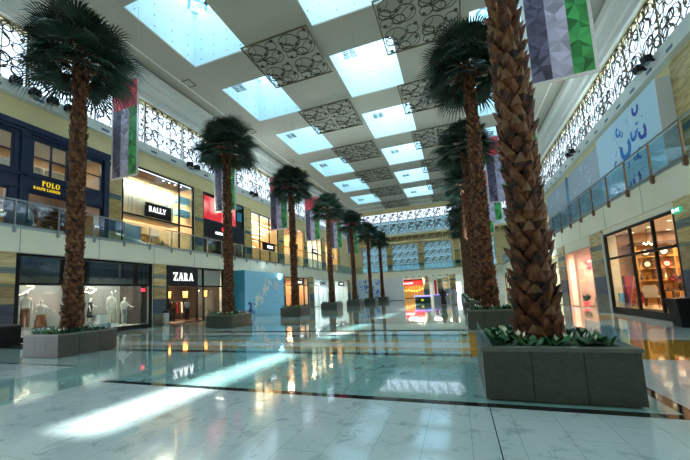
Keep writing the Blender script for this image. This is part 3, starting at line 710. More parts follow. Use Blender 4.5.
# ------------------------------------------------------------------ people and mannequins
def skin_mesh(name, verts, edges, radii, sub=1):
    me = bpy.data.meshes.new(name); me.from_pydata(verts, edges, []); me.update()
    o = bpy.data.objects.new(name, me); COL.objects.link(o)
    sk = o.modifiers.new('skin', 'SKIN'); sk.use_smooth_shade = True
    for i, r in enumerate(radii):
        me.skin_vertices[0].data[i].radius = (r, r) if not isinstance(r, tuple) else r
        me.skin_vertices[0].data[i].use_root = (i == 0)
    ss = o.modifiers.new('sub', 'SUBSURF'); ss.levels = sub; ss.render_levels = sub
    dg = bpy.context.evaluated_depsgraph_get(); dg.update()
    out = bpy.data.meshes.new_from_object(o.evaluated_get(dg)); out.name = name
    bpy.data.objects.remove(o)
    for p in out.polygons: p.use_smooth = True
    return out
def figure_mesh(name, arm_l=(.12, 0, 0), arm_r=(.12, 0, 0), stride=0.0, thin=1.0, fingers=True):
    """standing figure 1.75 m facing -Y; arm_*: outward, forward shift of the hand and elbow raise"""
    V = []; E = []; Rr = []
    def v(p, r, par=None):
        V.append(p); Rr.append(r); i = len(V) - 1
        if par is not None: E.append((par, i))
        return i
    pel = v((0, 0, .95), (.15*thin, .11*thin)); wa = v((0, 0, 1.1), (.125*thin, .09*thin), pel); ch = v((0, .01, 1.3), (.155*thin, .105*thin), wa)
    up = v((0, .01, 1.43), (.11*thin, .08*thin), ch); nk = v((0, 0, 1.51), .052, up); hd = v((0, -.01, 1.58), .075, nk); h2 = v((0, -.015, 1.66), .092, hd); v((0, -.005, 1.73), .065, h2)
    v((0, -.105, 1.64), .014, h2)
    for s, st in ((-1, stride), (1, -stride)):
        hp = v((s*.09, 0, .88), .09*thin, pel); kn = v((s*.1, -st*.5 - .01, .5), .058, hp); an = v((s*.1, -st + (.03 if st < 0 else 0), .1), .038, kn); ft = v((s*.105, -st - .07, .045), .035, an); v((s*.11, -st - .17, .03), .026, ft)
    for s, a in ((-1, arm_l), (1, arm_r)):
        sh = v((s*.175, .01, 1.42), .055, up); el = v((s*(.205 + a[0]*.6), -a[1]*.35 + .02, 1.14 + a[2]*.4), .038, sh)
        wr = v((s*(.2 + a[0]), -a[1] - .03, .89 + a[2]), .025, el); dx = Vector((s*.02, -.03, -1 if a[2] < .15 else .1)).normalized() if a[2] < .15 else Vector((0, -1, 0.05))
        pm = v(tuple(Vector(V[wr]) + dx*.055), (.03, .018), wr)
        if fingers:
            side = Vector((0, 1, 0)) if a[2] < .15 else Vector((1, 0, 0))
            for q, (o_, ln) in enumerate(((-.026, .065), (-.009, .075), (.009, .07), (.025, .055))):
                f1 = v(tuple(Vector(V[pm]) + dx*.03 + side*o_), .0085, pm); v(tuple(Vector(V[pm]) + dx*(.03 + ln) + side*o_*1.2 + Vector((-s*.012, 0, 0))), .007, f1)
            t1 = v(tuple(Vector(V[wr]) + dx*.03 - side*.035), .009, pm); v(tuple(Vector(V[wr]) + dx*.075 - side*.05), .007, t1)
    return skin_mesh(name, V, E, Rr)
def loft(mb, sections, n=18, mi=0):
    """sections (z, rx, ry, cx, cy)"""
    vs = []
    for z, rx, ry, cx, cy in sections:
        for k in range(n):
            a = 2*math.pi*k/n; w = 1 + .03*math.sin(5*a + z*3); vs.append((cx + rx*w*math.cos(a), cy + ry*w*math.sin(a), z))
    L = len(sections)
    mb.add(vs, [(i*n+k, i*n+(k+1)%n, (i+1)*n+(k+1)%n, (i+1)*n+k) for i in range(L-1) for k in range(n)] + [tuple(reversed(range(n))), tuple(range((L-1)*n, L*n))], mi, True)
    return mb
def mesh_part(name, me, m, parent):
    me = me.copy(); me.materials.clear(); me.materials.append(MATS[m]); o = bpy.data.objects.new(name, me); COL.objects.link(o); o.parent = parent; return o
FIG = figure_mesh('body', (.06, .03, 0), (.06, .0, 0), 0.0, .92)
FIG2 = figure_mesh('body', (.10, .05, .02), (.16, .22, .2), 0.06, .88)
FIGW = figure_mesh('body', (.05, .12, 0), (.05, -.08, 0), 0.22, 1.0)
def mannequin(x, y, z, rz, top, bottom, skin, lab, grp, fig=FIG, h=1.0, dress=False):
    r = thing('mannequin', (x, y, z), lab, 'mannequin', grp, rz); r.scale = (h, h, h)
    mesh_part('body', fig, skin, r)
    if top:
        m = MB(); loft(m, [(.98, .17, .13, 0, 0), (1.1, .15, .115, 0, 0), (1.3, .185, .13, 0, 0), (1.42, .17, .115, 0, 0), (1.47, .09, .08, 0, 0)]); 
        for s in (-1, 1):
            m.tube([(s*.15, .01, 1.42), (s*.215, .02, 1.28), (s*.235, .015, 1.12)], [.07, .062, .055], 10)
        m.build('top', top, r, local=True)
    if bottom:
        m = MB()
        if dress: loft(m, [(.35, .27, .22, 0, 0), (.6, .24, .2, 0, 0), (.9, .19, .16, 0, 0), (1.02, .16, .12, 0, 0)])
        else:
            loft(m, [(.8, .18, .14, 0, 0), (.95, .175, .135, 0, 0), (1.03, .155, .12, 0, 0)])
            for s in (-1, 1): m.tube([(s*.09, 0, .86), (s*.1, 0, .5), (s*.1, 0, .12)], [.095, .075, .065], 10)
        m.build('skirt' if dress else 'trousers', bottom, r, local=True)
    m = MB(); m.lathe([(.2, .002), (.2, .02)], (0, 0, 0), 16); m.build('base', 'steel', r, local=True)
    return r
def person(x, y, rz, lab, robe, scarf, skin='skin'):
    r = thing('person', (x, y, 0), lab, 'person', None, rz)
    mesh_part('body', FIGW, skin, r)
    m = MB(); loft(m, [(.04, .26, .30, 0, 0), (.3, .25, .27, 0, 0), (.7, .22, .21, 0, 0), (1.0, .19, .155, 0, 0), (1.3, .2, .14, 0, 0), (1.43, .17, .12, 0, 0), (1.49, .08, .075, 0, 0)])
    for s, dy in ((-1, -.12), (1, .08)): m.tube([(s*.16, .01, 1.41), (s*.24, dy*.4, 1.16), (s*.25, dy, .92)], [.075, .07, .085], 10)
    m.build('robe', robe, r, local=True)
    m = MB()
    if scarf: loft(m, [(1.38, .17, .13, 0, .02), (1.5, .11, .1, 0, .02), (1.6, .11, .11, 0, .025), (1.7, .105, .11, 0, .02), (1.765, .06, .07, 0, .02), (1.78, .01, .01, 0, .02)], 16); m.build('headscarf', scarf, r, local=True)
    else: loft(m, [(1.6, .09, .06, 0, .05), (1.68, .1, .095, 0, .025), (1.75, .08, .08, 0, .01), (1.785, .01, .01, 0, .01)], 16); m.build('hair', 'hair', r, local=True)
    m = MB()
    for s in (-1, 1): m.sphere((s*.032, -.098, 1.665), .012, 6)
    m.build('eye', 'mannequin_black', r, local=True)
    return r
person(-1.5, 35.9, 0.2, 'person in a long black robe and headscarf walking down the middle of the hall', 'cloth_black', 'cloth_black')
person(-0.45, 36.4, 0.2, 'person in a pale long garment walking beside the one in black', 'cloth_grey', None)

# ------------------------------------------------------------------ palms and planters
def trunk_mesh():
    m = MB(); H = 9.85; n = 20
    def rad(z): return .205 - .04*min(1, z/9) + .075*math.exp(-z/.9) + .012*math.sin(z*2.1)
    m.lathe([(rad(z*.5)*.93, z*.5) for z in range(0, 20)] + [(.2, H)], (0, 0, 0), n, 1)
    rings = 62
    for i in range(rings):
        z = .02 + i*(H - .25)/rings; k = 8
        for j in range(k):
            a = 2*math.pi*(j + .5*(i % 2) + .06*random.uniform(-1, 1))/k + .03*i
            r = rad(z)*random.uniform(.95, 1.04); c, s = math.cos(a), math.sin(a)
            w = 2*math.pi*r/k*.60; hh = random.uniform(.22, .31); out = random.uniform(.055, .13)
            tx, ty = -s, c
            tw = random.uniform(-.05, .05)
            def P(u, v, o): return ((r + o)*c + tx*(u + tw*v/hh), (r + o)*s + ty*(u + tw*v/hh), z + v)
            vs = [P(-w, 0, -.05), P(w, 0, -.05), P(-w*.92, hh*.5, out*.45), P(w*.92, hh*.5, out*.45), P(-w*.3, hh*.93, out), P(w*.3, hh*.93, out), P(0, 0, .035), P(0, hh*.5, out*.45 + .045), P(0, hh, out + .02),
                  P(-w*.8, hh*.45, -.03), P(w*.8, hh*.45, -.03), P(0, hh*.85, out*.5)]
            m.add(vs, [(0,6,7,2),(6,1,3,7),(2,4,8,11,9),(3,10,11,8,5),(9,11,10)], 0); m.add([vs[q] for q in (2,7,8,4,3,5)], [(0,1,2,3),(1,4,5,2)], 2 if random.random() < .42 else 0)
    return m
def crown_mesh():
    rnd = random.Random(11); m = MB()
    N = 66
    for i in range(N):
        t = i/(N-1); el = math.radians(86 - 106*t**0.95 + rnd.uniform(-7, 7)); az = i*2.39996 + rnd.uniform(-.2, .2)
        d = Vector((math.cos(az)*math.cos(el), math.sin(az)*math.cos(el), math.sin(el))); side = Vector((-math.sin(az), math.cos(az), 0)); nrm = d.cross(side) * -1
        if nrm.z < 0: nrm = -nrm
        L = rnd.uniform(.9, 1.3)*(.9 if t < .15 else 1.0)
        p = Vector((0, 0, -.15 + .35*(1 - t))); pts = [p.copy()]
        dd = d.copy()
        for q in range(4):
            dd = (dd + Vector((0, 0, -.07))).normalized(); p = p + dd*L/4; pts.append(p.copy())
        m.tube(pts, [.03, .024, .02, .016, .013], 4, 1)
        side = Vector((-math.sin(az), math.cos(az), 0)); nrm = side.cross(dd); 
        if nrm.z < 0: nrm = -nrm
        Rb = rnd.uniform(.95, 1.2); nb = 26
        for b in range(nb):
            ph = math.radians(-128 + 256*b/(nb-1)); ln = Rb*(.72 + .3*math.cos(ph*.6))*rnd.uniform(.9, 1.05)
            bd = (dd*math.cos(ph) + side*math.sin(ph)).normalized(); ac = bd.cross(nrm).normalized()
            w0, w1, w2 = .010, .036, .018; base = p
            up = nrm*(.10*abs(math.sin(ph))) ; k1 = .42*ln; k2 = .74*ln
            q1 = base + bd*k1 + up*.6 ; q2 = base + bd*k2 + up*.6 + Vector((0, 0, -.06*ln)); q3 = base + bd*ln*.97 + up*.3 + Vector((rnd.uniform(-.03, .03), rnd.uniform(-.03, .03), -.24*ln))
            vs = [base - ac*w0, base + ac*w0, q1 - ac*w1 - nrm*.012, q1 + nrm*.014, q1 + ac*w1 - nrm*.012, q2 - ac*w2 - nrm*.01, q2 + nrm*.01, q2 + ac*w2 - nrm*.01, q3]
            m.add(vs, [(0,3,2),(0,1,3),(1,4,3),(2,3,6,5),(3,4,7,6),(5,6,8),(6,7,8)], 0, False)
    return m
tm = trunk_mesh(); cm = crown_mesh()
def palm(x, y, lab, grp, rz):
    r = thing('fan_palm', (x, y, .63), lab, 'palm tree', grp, rz)
    tm.build('trunk', ['bark', 'bark_core', 'bark_tip'], r, local=True); c = cm.build('fronds', ['palm_leaf', 'bark'], r, local=True); c.location = (0, 0, 9.9)
    return r
def planter(x0, x1, y0, y1, lab, grp):
    r = thing('stone_planter', ((x0+x1)/2, (y0+y1)/2, 0), lab, 'planter', grp); h = .70
    m = MB(); t = .12
    m.box(x0, x1, y0, y0 + t, .03, h - .05); m.box(x0, x1, y1 - t, y1, .03, h - .05); m.box(x0, x0 + t, y0 + t, y1 - t, .03, h - .05); m.box(x1 - t, x1, y0 + t, y1 - t, .03, h - .05)
    m.box(x0 + .05, x1 - .05, y0 + .05, y1 - .05, 0, .06)
    for q in (1/3, 2/3):
        xj, yj = x0 + (x1 - x0)*q, y0 + (y1 - y0)*q
        m.box(xj - .004, xj + .004, y0 - .002, y0 + .01, .03, h - .06, 1); m.box(x1 - .01, x1 + .002, yj - .004, yj + .004, .03, h - .06, 1); m.box(x0 - .002, x0 + .01, yj - .004, yj + .004, .03, h - .06, 1)
    m.build('box', ['granite', 'dark_stone'], r)
    m = MB(); e = .02
    m.box(x0 - e, x1 + e, y0 - e, y0 + t + .02, h - .05, h); m.box(x0 - e, x1 + e, y1 - t - .02, y1 + e, h - .05, h); m.box(x0 - e, x0 + t + .02, y0 + t, y1 - t, h - .05, h); m.box(x1 - t - .02, x1 + e, y0 + t, y1 - t, h - .05, h)
    m.build('rim', 'granite_rim', r)
    m = MB(); m.box(x0 + t, x1 - t, y0 + t, y1 - t, .3, .62); m.build('soil', 'soil', r)
    for x in (x0 + .03, x1 - .04):
        m = MB(); m.box(x, x + .01, y0 + .2, y1 - .2, h, h + .2); m.build('glass_edge', 'rail_glass', r)
    return r
def bedding_mesh():
    rnd = random.Random(5); m = MB()
    for i in range(620):
        px, py = rnd.uniform(-.68, .68), rnd.uniform(-.8, .8)
        if math.hypot(px, py) < .38: continue
        az = rnd.uniform(0, 6.28); el = rnd.uniform(.35, 1.25); L = rnd.uniform(.14, .25); w = L*.24
        d = Vector((math.cos(az)*math.cos(el), math.sin(az)*math.cos(el), math.sin(el))); s = Vector((-math.sin(az), math.cos(az), 0)); n = s.cross(d)
        b = Vector((px, py, 0)); e2 = Vector((d.x, d.y, d.z*.2))
        a, c, f = b + d*L*.3 + Vector((0, 0, .02)), b + d*L*.65 + e2*.03 + Vector((0, 0, .02)), b + d*L*.85 + e2*.1
        if any(math.hypot(q_.x, q_.y) < .46 or abs(q_.x) > (.66 if q_.z < .1 else .82) or abs(q_.y) > (.74 if q_.z < .1 else .88) for q_ in (b, a, c, f)): continue
        m.add([b, a - s*w*.7 + n*.01, a + s*w*.7 + n*.01, c - s*w + n*.01, c, c + s*w + n*.01, f, a - n*.008], [(0,7,1),(0,2,7),(1,7,4,3),(7,2,5,4),(3,4,6),(4,5,6)], 0, True)
    for i in range(40):
        px, py = rnd.uniform(-.6, .6), rnd.uniform(-.7, .7)
        if math.hypot(px, py) < .5: continue
        h = rnd.uniform(.1, .18); az = rnd.uniform(0, 6.28); m.tube([(px, py, 0), (px, py, h)], .006, 4, 0)
        s = Vector((math.cos(az), math.sin(az), 0)); b = Vector((px, py, h)); o = Vector((-s.y, s.x, 0))*.03
        m.add([b, b - s*.028 + Vector((0,0,.04)) + o*.4, b + s*.028 + Vector((0,0,.04)) + o*.4, b + Vector((0,0,.09)) + o*1.0, b + Vector((0,0,.04)) - o*.3], [(0,4,1),(0,2,4),(1,4,3),(4,2,3)], 1, True)
    return m
bm_ = bedding_mesh()
first_p = first_b = first_pl = None
for side, px, py0, cnt in (('left', -12.42, 7.85, 7), ('right', 1.09, 6.08, 7)):
    for k in range(cnt):
        y = py0 + 8.5*k; pos = ORD[k] + ' from the camera'
        lab = 'tall fan palm with rough brown trunk, %s row, %s' % (side, pos)
        rz = {('left', 0): 0.4, ('right', 0): 2.0}.get((side, k), k*1.3 + (0 if side == 'left' else .7))
        if first_p is None: first_p = palm(px, y, lab, 'fan palms in two rows down the hall', rz); reg(first_p)
        else: dup(first_p, (px, y, .63), rz=rz, label=lab)
        lab = 'square grey stone planter under the %s row palm, %s' % (side, pos)
        if first_pl is None: first_pl = planter(px - .86, px + .86, y - .95, y + .97, lab, 'stone planters in two rows'); reg(first_pl)
        else:
            dup(first_pl, (px, y + .01, 0), label=lab)
        o = bm_.build('bedding_plants', ['bed_leaf', 'petal']) if first_b is None else first_b.copy()
        if first_b is None: first_b = o
        else: COL.objects.link(o)
        o.location = (px, y, .635); o.rotation_euler.z = 0 if k % 2 else math.pi
        tag(o, 'low green leaves with white flowers in the %s row planter, %s' % (side, pos), 'bedding plants', 'bedding plants in the planters', 'stuff')

# ------------------------------------------------------------------ banners
def banner(x, y, w, z0, z1, lab):
    r = thing('flag_banner', (x, y, z0), lab, 'banner', 'vertical flag banners hanging along both sides'); h = w/2; t = .02
    b = .10; a = z1 - b - (z1 - z0)*.28
    m = MB()
    sw = (w - 2*b)/3; rb = random.Random(21)
    def facets(x0_, x1_, z0_, z1_, mi):
        nx = max(2, round((x1_ - x0_)/.3)); nz = round((z1_ - z0_)/.3); G = {}
        for a_ in range(nx + 1):
            for c_ in range(nz + 1):
                jx = 0 if a_ in (0, nx) else rb.uniform(-.09, .09); jz = 0 if c_ in (0, nz) else rb.uniform(-.1, .1)
                G[a_, c_] = (x0_ + (x1_ - x0_)*a_/nx + jx, z0_ + (z1_ - z0_)*c_/nz + jz, rb.uniform(0, .03) if 0 < a_ < nx and 0 < c_ < nz else 0)
        for a_ in range(nx):
            for c_ in range(nz):
                q_ = [G[a_, c_], G[a_+1, c_], G[a_+1, c_+1], G[a_, c_+1]]; tri = ((0,1,2),(0,2,3)) if (a_ + c_) % 2 else ((0,1,3),(1,2,3))
                for f_ in tri:
                    m.add([(q_[k_][0], y - t - q_[k_][2], q_[k_][1]) for k_ in f_], [(0,1,2)], mi); m.add([(q_[k_][0], y + t, q_[k_][1]) for k_ in f_], [(2,1,0)], mi)
    facets(x - h + b, x + h - b, a, z1 - b, 0)
    for i in range(3): facets(x - h + b + i*sw, x - h + b + (i+1)*sw, z0 + b, a, i + 1)
    m.build('cloth', ['banner_red', 'banner_dark', 'banner_white', 'banner_green'], r)
    m = MB(); e = .028
    m.box(x - h, x - h + b, y - e, y + e, z0, z1); m.box(x + h - b, x + h, y - e, y + e, z0, z1); m.box(x - h + b, x + h - b, y - e, y + e, z0, z0 + b); m.box(x - h + b, x + h - b, y - e, y + e, z1 - b, z1)
    m.build('border', 'sequin', r)
    for s in (-1, 1):
        m = MB(); m.tube([(x + s*(h - .1), y, z1), (x + s*(h - .1), y, ZC)], .01, 4); m.build('cable', 'steel', r)
    return r
b0 = None
for side, x, cnt in (('left', -16.3, 6), ('right', 3.86, 6)):
    for k in range(cnt):
        y = (12.7 if side == 'left' else 12.9) + 8.5*k; lab = 'red, dark, white and green flag banner, %s side, %s from the camera' % (side, ORD[k])
        if b0 is None: b0 = banner(x, y, 2.0, 8.3, 13.9, lab); reg(b0)
        else: dup(b0, (x, y, 8.3), label=lab)

# ------------------------------------------------------------------ shops
SHOP = [0]
def room(side, lev, y0, y1, z0, z1, depth, m, power=120, color=(1, .82, .6), floor_m=None, ceil_m=None, wide=0.0):
    """three walls, floor and ceiling of a shop behind its front, plus its lamps"""
    SHOP[0] += 1; s = -1 if side == 'left' else 1
    X0 = {('left', 0): XL - .5, ('right', 0): XR + .5, ('left', 1): UL - .4, ('right', 1): UR + .4}[(side, lev)]
    X1 = X0 + s*depth; a, b = y0 - wide, y1 + wide; mb = MB(); t = .08
    nm = SHOP[0]
    for pn, bx, mm in (('wall_shop_%d_back', (X1, X1 + s*t, a - t, b + t, z0, z1), m), ('wall_shop_%d_near', (X0, X1, a - t, a, z0, z1), m), ('wall_shop_%d_far', (X0, X1, b, b + t, z0, z1), m),
                       ('ceiling_shop_%d', (X0, X1, a, b, z1 - .02, z1 + .02), ceil_m or m), ('floor_shop_%d', (X0, X1, a, b, z0 - .01, z0 + .02), floor_m or 'marble_grey')):
        q = MB(); q.box(*bx); struct(pn % nm, q, [mm])
    n = max(1, round((y1 - y0)/3))
    for i in range(n):
        l = bpy.data.lights.new('shop_lamp', 'AREA'); l.shape = 'RECTANGLE'; l.size = min(1.2, depth*.5); l.size_y = .35; l.energy = power*.55/n; l.color = color
        o = bpy.data.objects.new('shop_lamp', l); COL.objects.link(o); o.location = ((X0 + X1)/2, y0 + (y1 - y0)*(i + .5)/n, z1 - .06)
    return X0, X1, s
def front(side, lev, y0, y1, z0, z1, mull, trans, fm, lab, glass='glass', plinth=.2, top=.1, bar=.09, thick=.14, x=None, doors=()):
    """shop front: frame with mullions at mull and transoms at trans, one glass pane per bay"""
    s = -1 if side == 'left' else 1
    X = x if x is not None else {('left', 0): XL - .02, ('right', 0): XR + .02, ('left', 1): UL - .03, ('right', 1): UR + .03}[(side, lev)]
    r = thing('shop_front', (X, (y0 + y1)/2, z0), lab, 'shop front')
    m = MB(); A, B = X, X + s*thick
    m.box(A, B, y0 + .02, y0 + bar*1.6, z0 + .01, z1 - .01); m.box(A, B, y1 - bar*1.6, y1 - .02, z0 + .01, z1 - .01); m.box(A, B, y0 + bar*1.6, y1 - bar*1.6, z1 - top, z1 - .01)
    if plinth > 0:
        segs = [y0 + bar*1.6, y1 - bar*1.6]
        m.box(A, B, segs[0], segs[1], z0 + .01, z0 + plinth)
    for y in mull: m.box(A + s*.003, B - s*.003, y - bar/2, y + bar/2, z0 + max(plinth, .02), z1 - top)
    for z in trans: m.box(A + s*.006, B - s*.006, y0 + bar*1.6, y1 - bar*1.6, z - bar/2, z + bar/2)
    m.build('frame', fm, r)
    ys = [y0 + bar*1.6] + list(mull) + [y1 - bar*1.6]; zs = [z0 + max(plinth, .02)] + list(trans) + [z1 - top]
    for i in range(len(ys) - 1):
        for j in range(len(zs) - 1):
            if (i, j) in doors: continue
            g = MB(); g.box(X + s*.06, X + s*.072, ys[i] + .04, ys[i+1] - .04, zs[j] + .04, zs[j+1] - .04); g.build('pane', glass if isinstance(glass, str) else glass[min(j, len(glass) - 1)], r)
    return r, X, s
def downlights(pts, z, m, lab, grp):
    p = None
    for (x, y) in pts:
        if p is None:
            mb = MB(); mb.lathe([(.07, 0), (.07, .03)], (0, 0, 0), 10, 0); mb.lathe([(.09, .012), (.09, .03)], (0, 0, 0), 10, 1); p = mb.build('downlight', [m, 'steel']); o = p
        else: o = p.copy(); COL.objects.link(o)
        o.location = (x, y, z); tag(o, lab, 'downlight', grp)
LAST = {'up': [], 'top': []}
def shelf_goods(x, y0, y1, z, s, cols, lab, grp, rnd, h=(.12, .3), name='folded_goods', cat='shop goods', gap=.18):
    y = y0 + .1; i = 0
    if LAST['top']: z = min(LAST['top'], key=lambda q: abs(q - z)) + .003
    while y < y1 - .2:
        w = rnd.uniform(.1, .22); hh = rnd.uniform(*h)
        if any(u - .03 < y + w and y < u + .08 for u in LAST['up']): y += .09; continue
        m = MB(); k = rnd.randrange(3)
        if k == 0: m.lathe([(w*.35, 0), (w*.5, hh*.3), (w*.45, hh*.7), (w*.2, hh*.9), (w*.25, hh)], (x, y + w/2, z), 10)
        elif k == 1:
            m.box(x - .1, x + .1, y, y + w, z, z + hh*.7); m.tube([(x, y + w*.2, z + hh*.7), (x, y + w*.3, z + hh), (x, y + w*.7, z + hh), (x, y + w*.8, z + hh*.7)], .012, 5)
        else:
            for q in range(4): m.box(x - .1 + .005*q, x + .1 - .005*q, y + .004*q, y + w - .003*q, z + q*hh*.2, z + (q + .85)*hh*.2)
        c = rnd.choice(cols); nm = ('vase', 'handbag', 'folded_clothes')[k]
        tag(m.build(nm, c), ('rounded vase', 'small handbag', 'folded clothes')[k] + ' ' + lab % (ORD + ['seventeenth', 'eighteenth', 'nineteenth', 'twentieth', 'last'])[i], nm.replace('_', ' '), grp)
        y += w + gap; i += 1
def shelf_unit(x, y0, y1, z0, z1, s, n, m, lab, depth=.35, ax='x', cols=3):
    """open shelving against a wall. ax x: faces the hall; ax y: faces the camera, x is then (x0,x1) and y0 its plane"""
    mb = MB()
    if ax == 'x': r = thing('shelf_unit', (x, (y0+y1)/2, z0), lab, 'shelves')
    else: r = thing('shelf_unit', ((x[0]+x[1])/2, y0, z0), lab, 'shelves')
    def B(mb, u0, u1, d0, d1, a, b):
        if ax == 'x': mb.box(x + s*d0, x + s*d1, u0, u1, a, b)
        else: mb.box(u0, u1, y0 + d0, y0 + d1, a, b)
    U0, U1 = (y0, y1) if ax == 'x' else x
    LAST['up'] = [U0 + (U1 - U0 - .05)*i/cols for i in range(cols + 1)]; LAST['top'] = [z0 + (z1 - z0 - .05)*j/n + .045 for j in range(n)]
    for i in range(cols + 1):
        u = U0 + (U1 - U0 - .05)*i/cols; mb = MB(); B(mb, u, u + .05, 0, depth, z0, z1); mb.build('upright', m, r)
    for j in range(n + 1):
        z = z0 + (z1 - z0 - .05)*j/n
        mb = MB(); B(mb, U0 + .05, U1 - .05, .005, depth - .005, z, z + .045); mb.build('shelf', m, r)
    mb = MB(); B(mb, U0 + .02, U1 - .02, depth, depth + .02, z0, z1); mb.build('back_panel', m, r)
    return r
rnd = random.Random(3)
GD = ['cloth_white', 'cloth_brown', 'cloth_black', 'red_cloth', 'cloth_blue', 'cloth_grey', 'bag_brown', 'ceramic']

# --- left ground: fashion window with mannequins
X0, X1, s = room('left', 0, 9.2, 16.55, .25, 4.0, 1.9, 'display_grey', 300, (1, .93, .82), 'light_plaster', 'light_plaster')
front('left', 0, 9.2, 16.55, 0, 4.1, [], [2.68], 'black_metal', 'wide black framed display window with mannequins on the left ground floor, nearest the camera', ['glass', 'dark_glass'], plinth=.27, bar=.11)
m = MB(); m.box(XL - .62, XL - .55, 9.4, 16.4, 2.72, 4.0); m.box(XL - .55, XL - .5, 9.4, 16.4, 3.3, 3.34); struct('wall_left_transom', m, 'grey_plaster')
for (x, y, z, rz, t, b, h, fig, q) in ((-19.3, 10.05, .55, 1.5, 'cloth_white', 'cloth_brown', 1.05, FIG, 'in a cream top and brown trousers beside the cloud light'),
        (-19.1, 10.6, .27, 1.5, 'cloth_white', 'cloth_brown', .98, FIG2, 'standing lower, in white top and brown skirt'),
        (-19.3, 14.35, .47, 1.4, 'cloth_white', 'cloth_white', 1.06, FIG, 'in an all white outfit near the right end'),
        (-19.2, 15.1, .3, 1.7, 'cloth_white', 'cloth_grey', .98, FIG2, 'at the far right, in grey trousers')):
    mannequin(x, y, z, rz, t, b, 'mannequin', 'pale window mannequin ' + q, 'mannequins in the white window', fig, h, dress='skirt' in q)
mannequin(-19.5, 13.25, .62, 2.3, 'cloth_black', 'cloth_black', 'mannequin', 'mannequin in flowing black beside the white plinth behind the near left palm', 'mannequins in the white window', FIG2, .8, dress=True)
for y, w, h in ((13.7, .5, .75), (10.05, .55, .28), (14.35, .5, .2)):
    m = MB(); m.box(-19.6, -19.02, y - w/2, y + w/2, .27, .27 + h); tag(m.build('display_plinth', 'white_paint'), 'white display plinth %s' % ({13.7: 'right of the near left palm trunk', 10.05: 'under the mannequin by the cloud light', 14.35: 'under the mannequin all in white'}[y]), 'plinth')
def cloud(y, z, k, lab):
    pts = []
    for i in range(28):
        a = 2*math.pi*i/28; r = 1 + .18*math.sin(4*a + k) + .1*math.sin(7*a)
        pts.append((-20.83, y + .5*k*r*math.cos(a), z + .26*k*r*math.sin(a)))
    r = thing('cloud_light', (-20.83, y, z), lab, 'light'); m = MB(); m.tube(pts, .03, 6, closed=True); m.build('glow_tube', 'cloud_glow', r)
    m = MB(); m.poly([(p[1] - y, p[2] - z) for p in pts], (-20.89, y, z), Y_, Z_, X_, .03); m.build('panel', 'display_grey', r)
cloud(10.55, 2.62, 1.05, 'cloud shaped lit outline at the left of the mannequin window'); cloud(14.1, 2.5, .62, 'small cloud shaped lit outline right of the near left palm')
m = MB(); m.box(XL - .2, XL - .19, 15.85, 16.15, 2.3, 2.5); tag(m.build('window_sticker', 'pink_sign'), 'small red sticker in the upper right corner of the mannequin window', 'sticker')
downlights([(-19.4, y) for y in (10, 11.5, 13, 14.5, 16)], 3.93, 'lamp_white', 'small round downlight over the mannequin window', 'downlights over the mannequin window')

# --- left ground: clothes shop with dark sign panel
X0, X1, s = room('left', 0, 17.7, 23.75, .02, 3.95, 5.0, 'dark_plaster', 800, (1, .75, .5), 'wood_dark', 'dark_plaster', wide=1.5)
fr, X, s = front('left', 0, 17.7, 23.75, 0, 4.1, [20.6, 21.3], [2.68], 'black_metal', 'shop front with a dark sign panel and lit entrance on the left ground floor', ['glass', 'glass'], plinth=.03, bar=.1, doors=((0, 0),))
m = MB(); m.box(XL - .12, XL + .06, 17.72, 20.58, 2.63, 4.08); sb = m.build('sign_panel', 'sign_black', fr)
text('sign_lettering', 'ZARA', (XL + .06, 18.2, 3.05), Y_, .56, X_, .04, 'white_letter', sb, cond=.88)
m = MB(); m.box(XL - .4, XL - .3, 20.7, 23.6, 2.75, 3.95); struct('wall_left_transom_pale', m, 'grey_plaster')
for i, (x, y) in enumerate(((-21.5, 18.9), (-21.5, 20.7), (-21.5, 22.5), (-20.0, 23.1))):
    r = thing('wall_lamp', (x, y, 2.3), 'warm glowing box lamp in the shop with the dark sign panel, %s from the camera' % ORD[i], 'lamp', 'warm box lamps'); m = MB(); m.lathe([(.17, 0), (.2, .5)], (x, y, 1.9), 12); m.build('lamp_shade', 'lamp_warm', r)
    m = MB(); m.tube([(x, y, 2.4), (x, y, 3.93)], .012, 5); m.build('cord', 'black_metal', r)
for i, (x, y, t, b) in enumerate(((-20.2, 18.5, 'cloth_lime', 'cloth_black'), (-20.0, 19.3, 'cloth_black', 'cloth_black'), (-20.4, 20.1, 'cloth_brown', 'cloth_black'), (-19.8, 20.9, 'cloth_grey', 'cloth_black'))):
    mannequin(x, y, .06, 1.5, t, b, 'mannequin_black', 'black mannequin in %s in the doorway under the dark sign panel' % ('a lime top', 'all black', 'a brown top', 'a grey top')[i], 'mannequins in the doorway', FIG if i % 2 else FIG2)
for i, y in enumerate((19.4, 22.4)):
    r = thing('clothes_rail', (-22.6, y, 0), 'clothes rail with dark garments deep inside the shop, %s' % ('nearer' if i == 0 else 'farther'), 'clothes rail'); m = MB()
    m.tube([(-22.6, y - .8, .03), (-22.6, y - .8, 1.6), (-22.6, y + .8, 1.6), (-22.6, y + .8, .03)], .02, 6); m.build('rail', 'steel', r)
    for q in range(9):
        m = MB(); yy = y - .7 + q*.17; m.poly([(-.2, 0), (.2, 0), (.24, -.9), (-.24, -.9)], (-22.6, yy, 1.52), X_, Z_, Y_, .05); m.build('garment', rnd.choice(GD), r)
# steel bin by the pillar
r = thing('litter_bin', (-17.95, 17.1, 0), 'slim steel litter bin beside the pillar left of the dark sign panel', 'bin'); m = MB(); m.lathe([(.19, 0), (.2, .05), (.2, .85), (.18, .86)], (-17.95, 17.1, 0), 18); m.build('body', 'steel', r)
m = MB(); m.lathe([(.2, .88), (.21, .92), (.15, 1.02), (.02, 1.05)], (-17.95, 17.1, 0), 18); m.build('lid', 'black_metal', r)
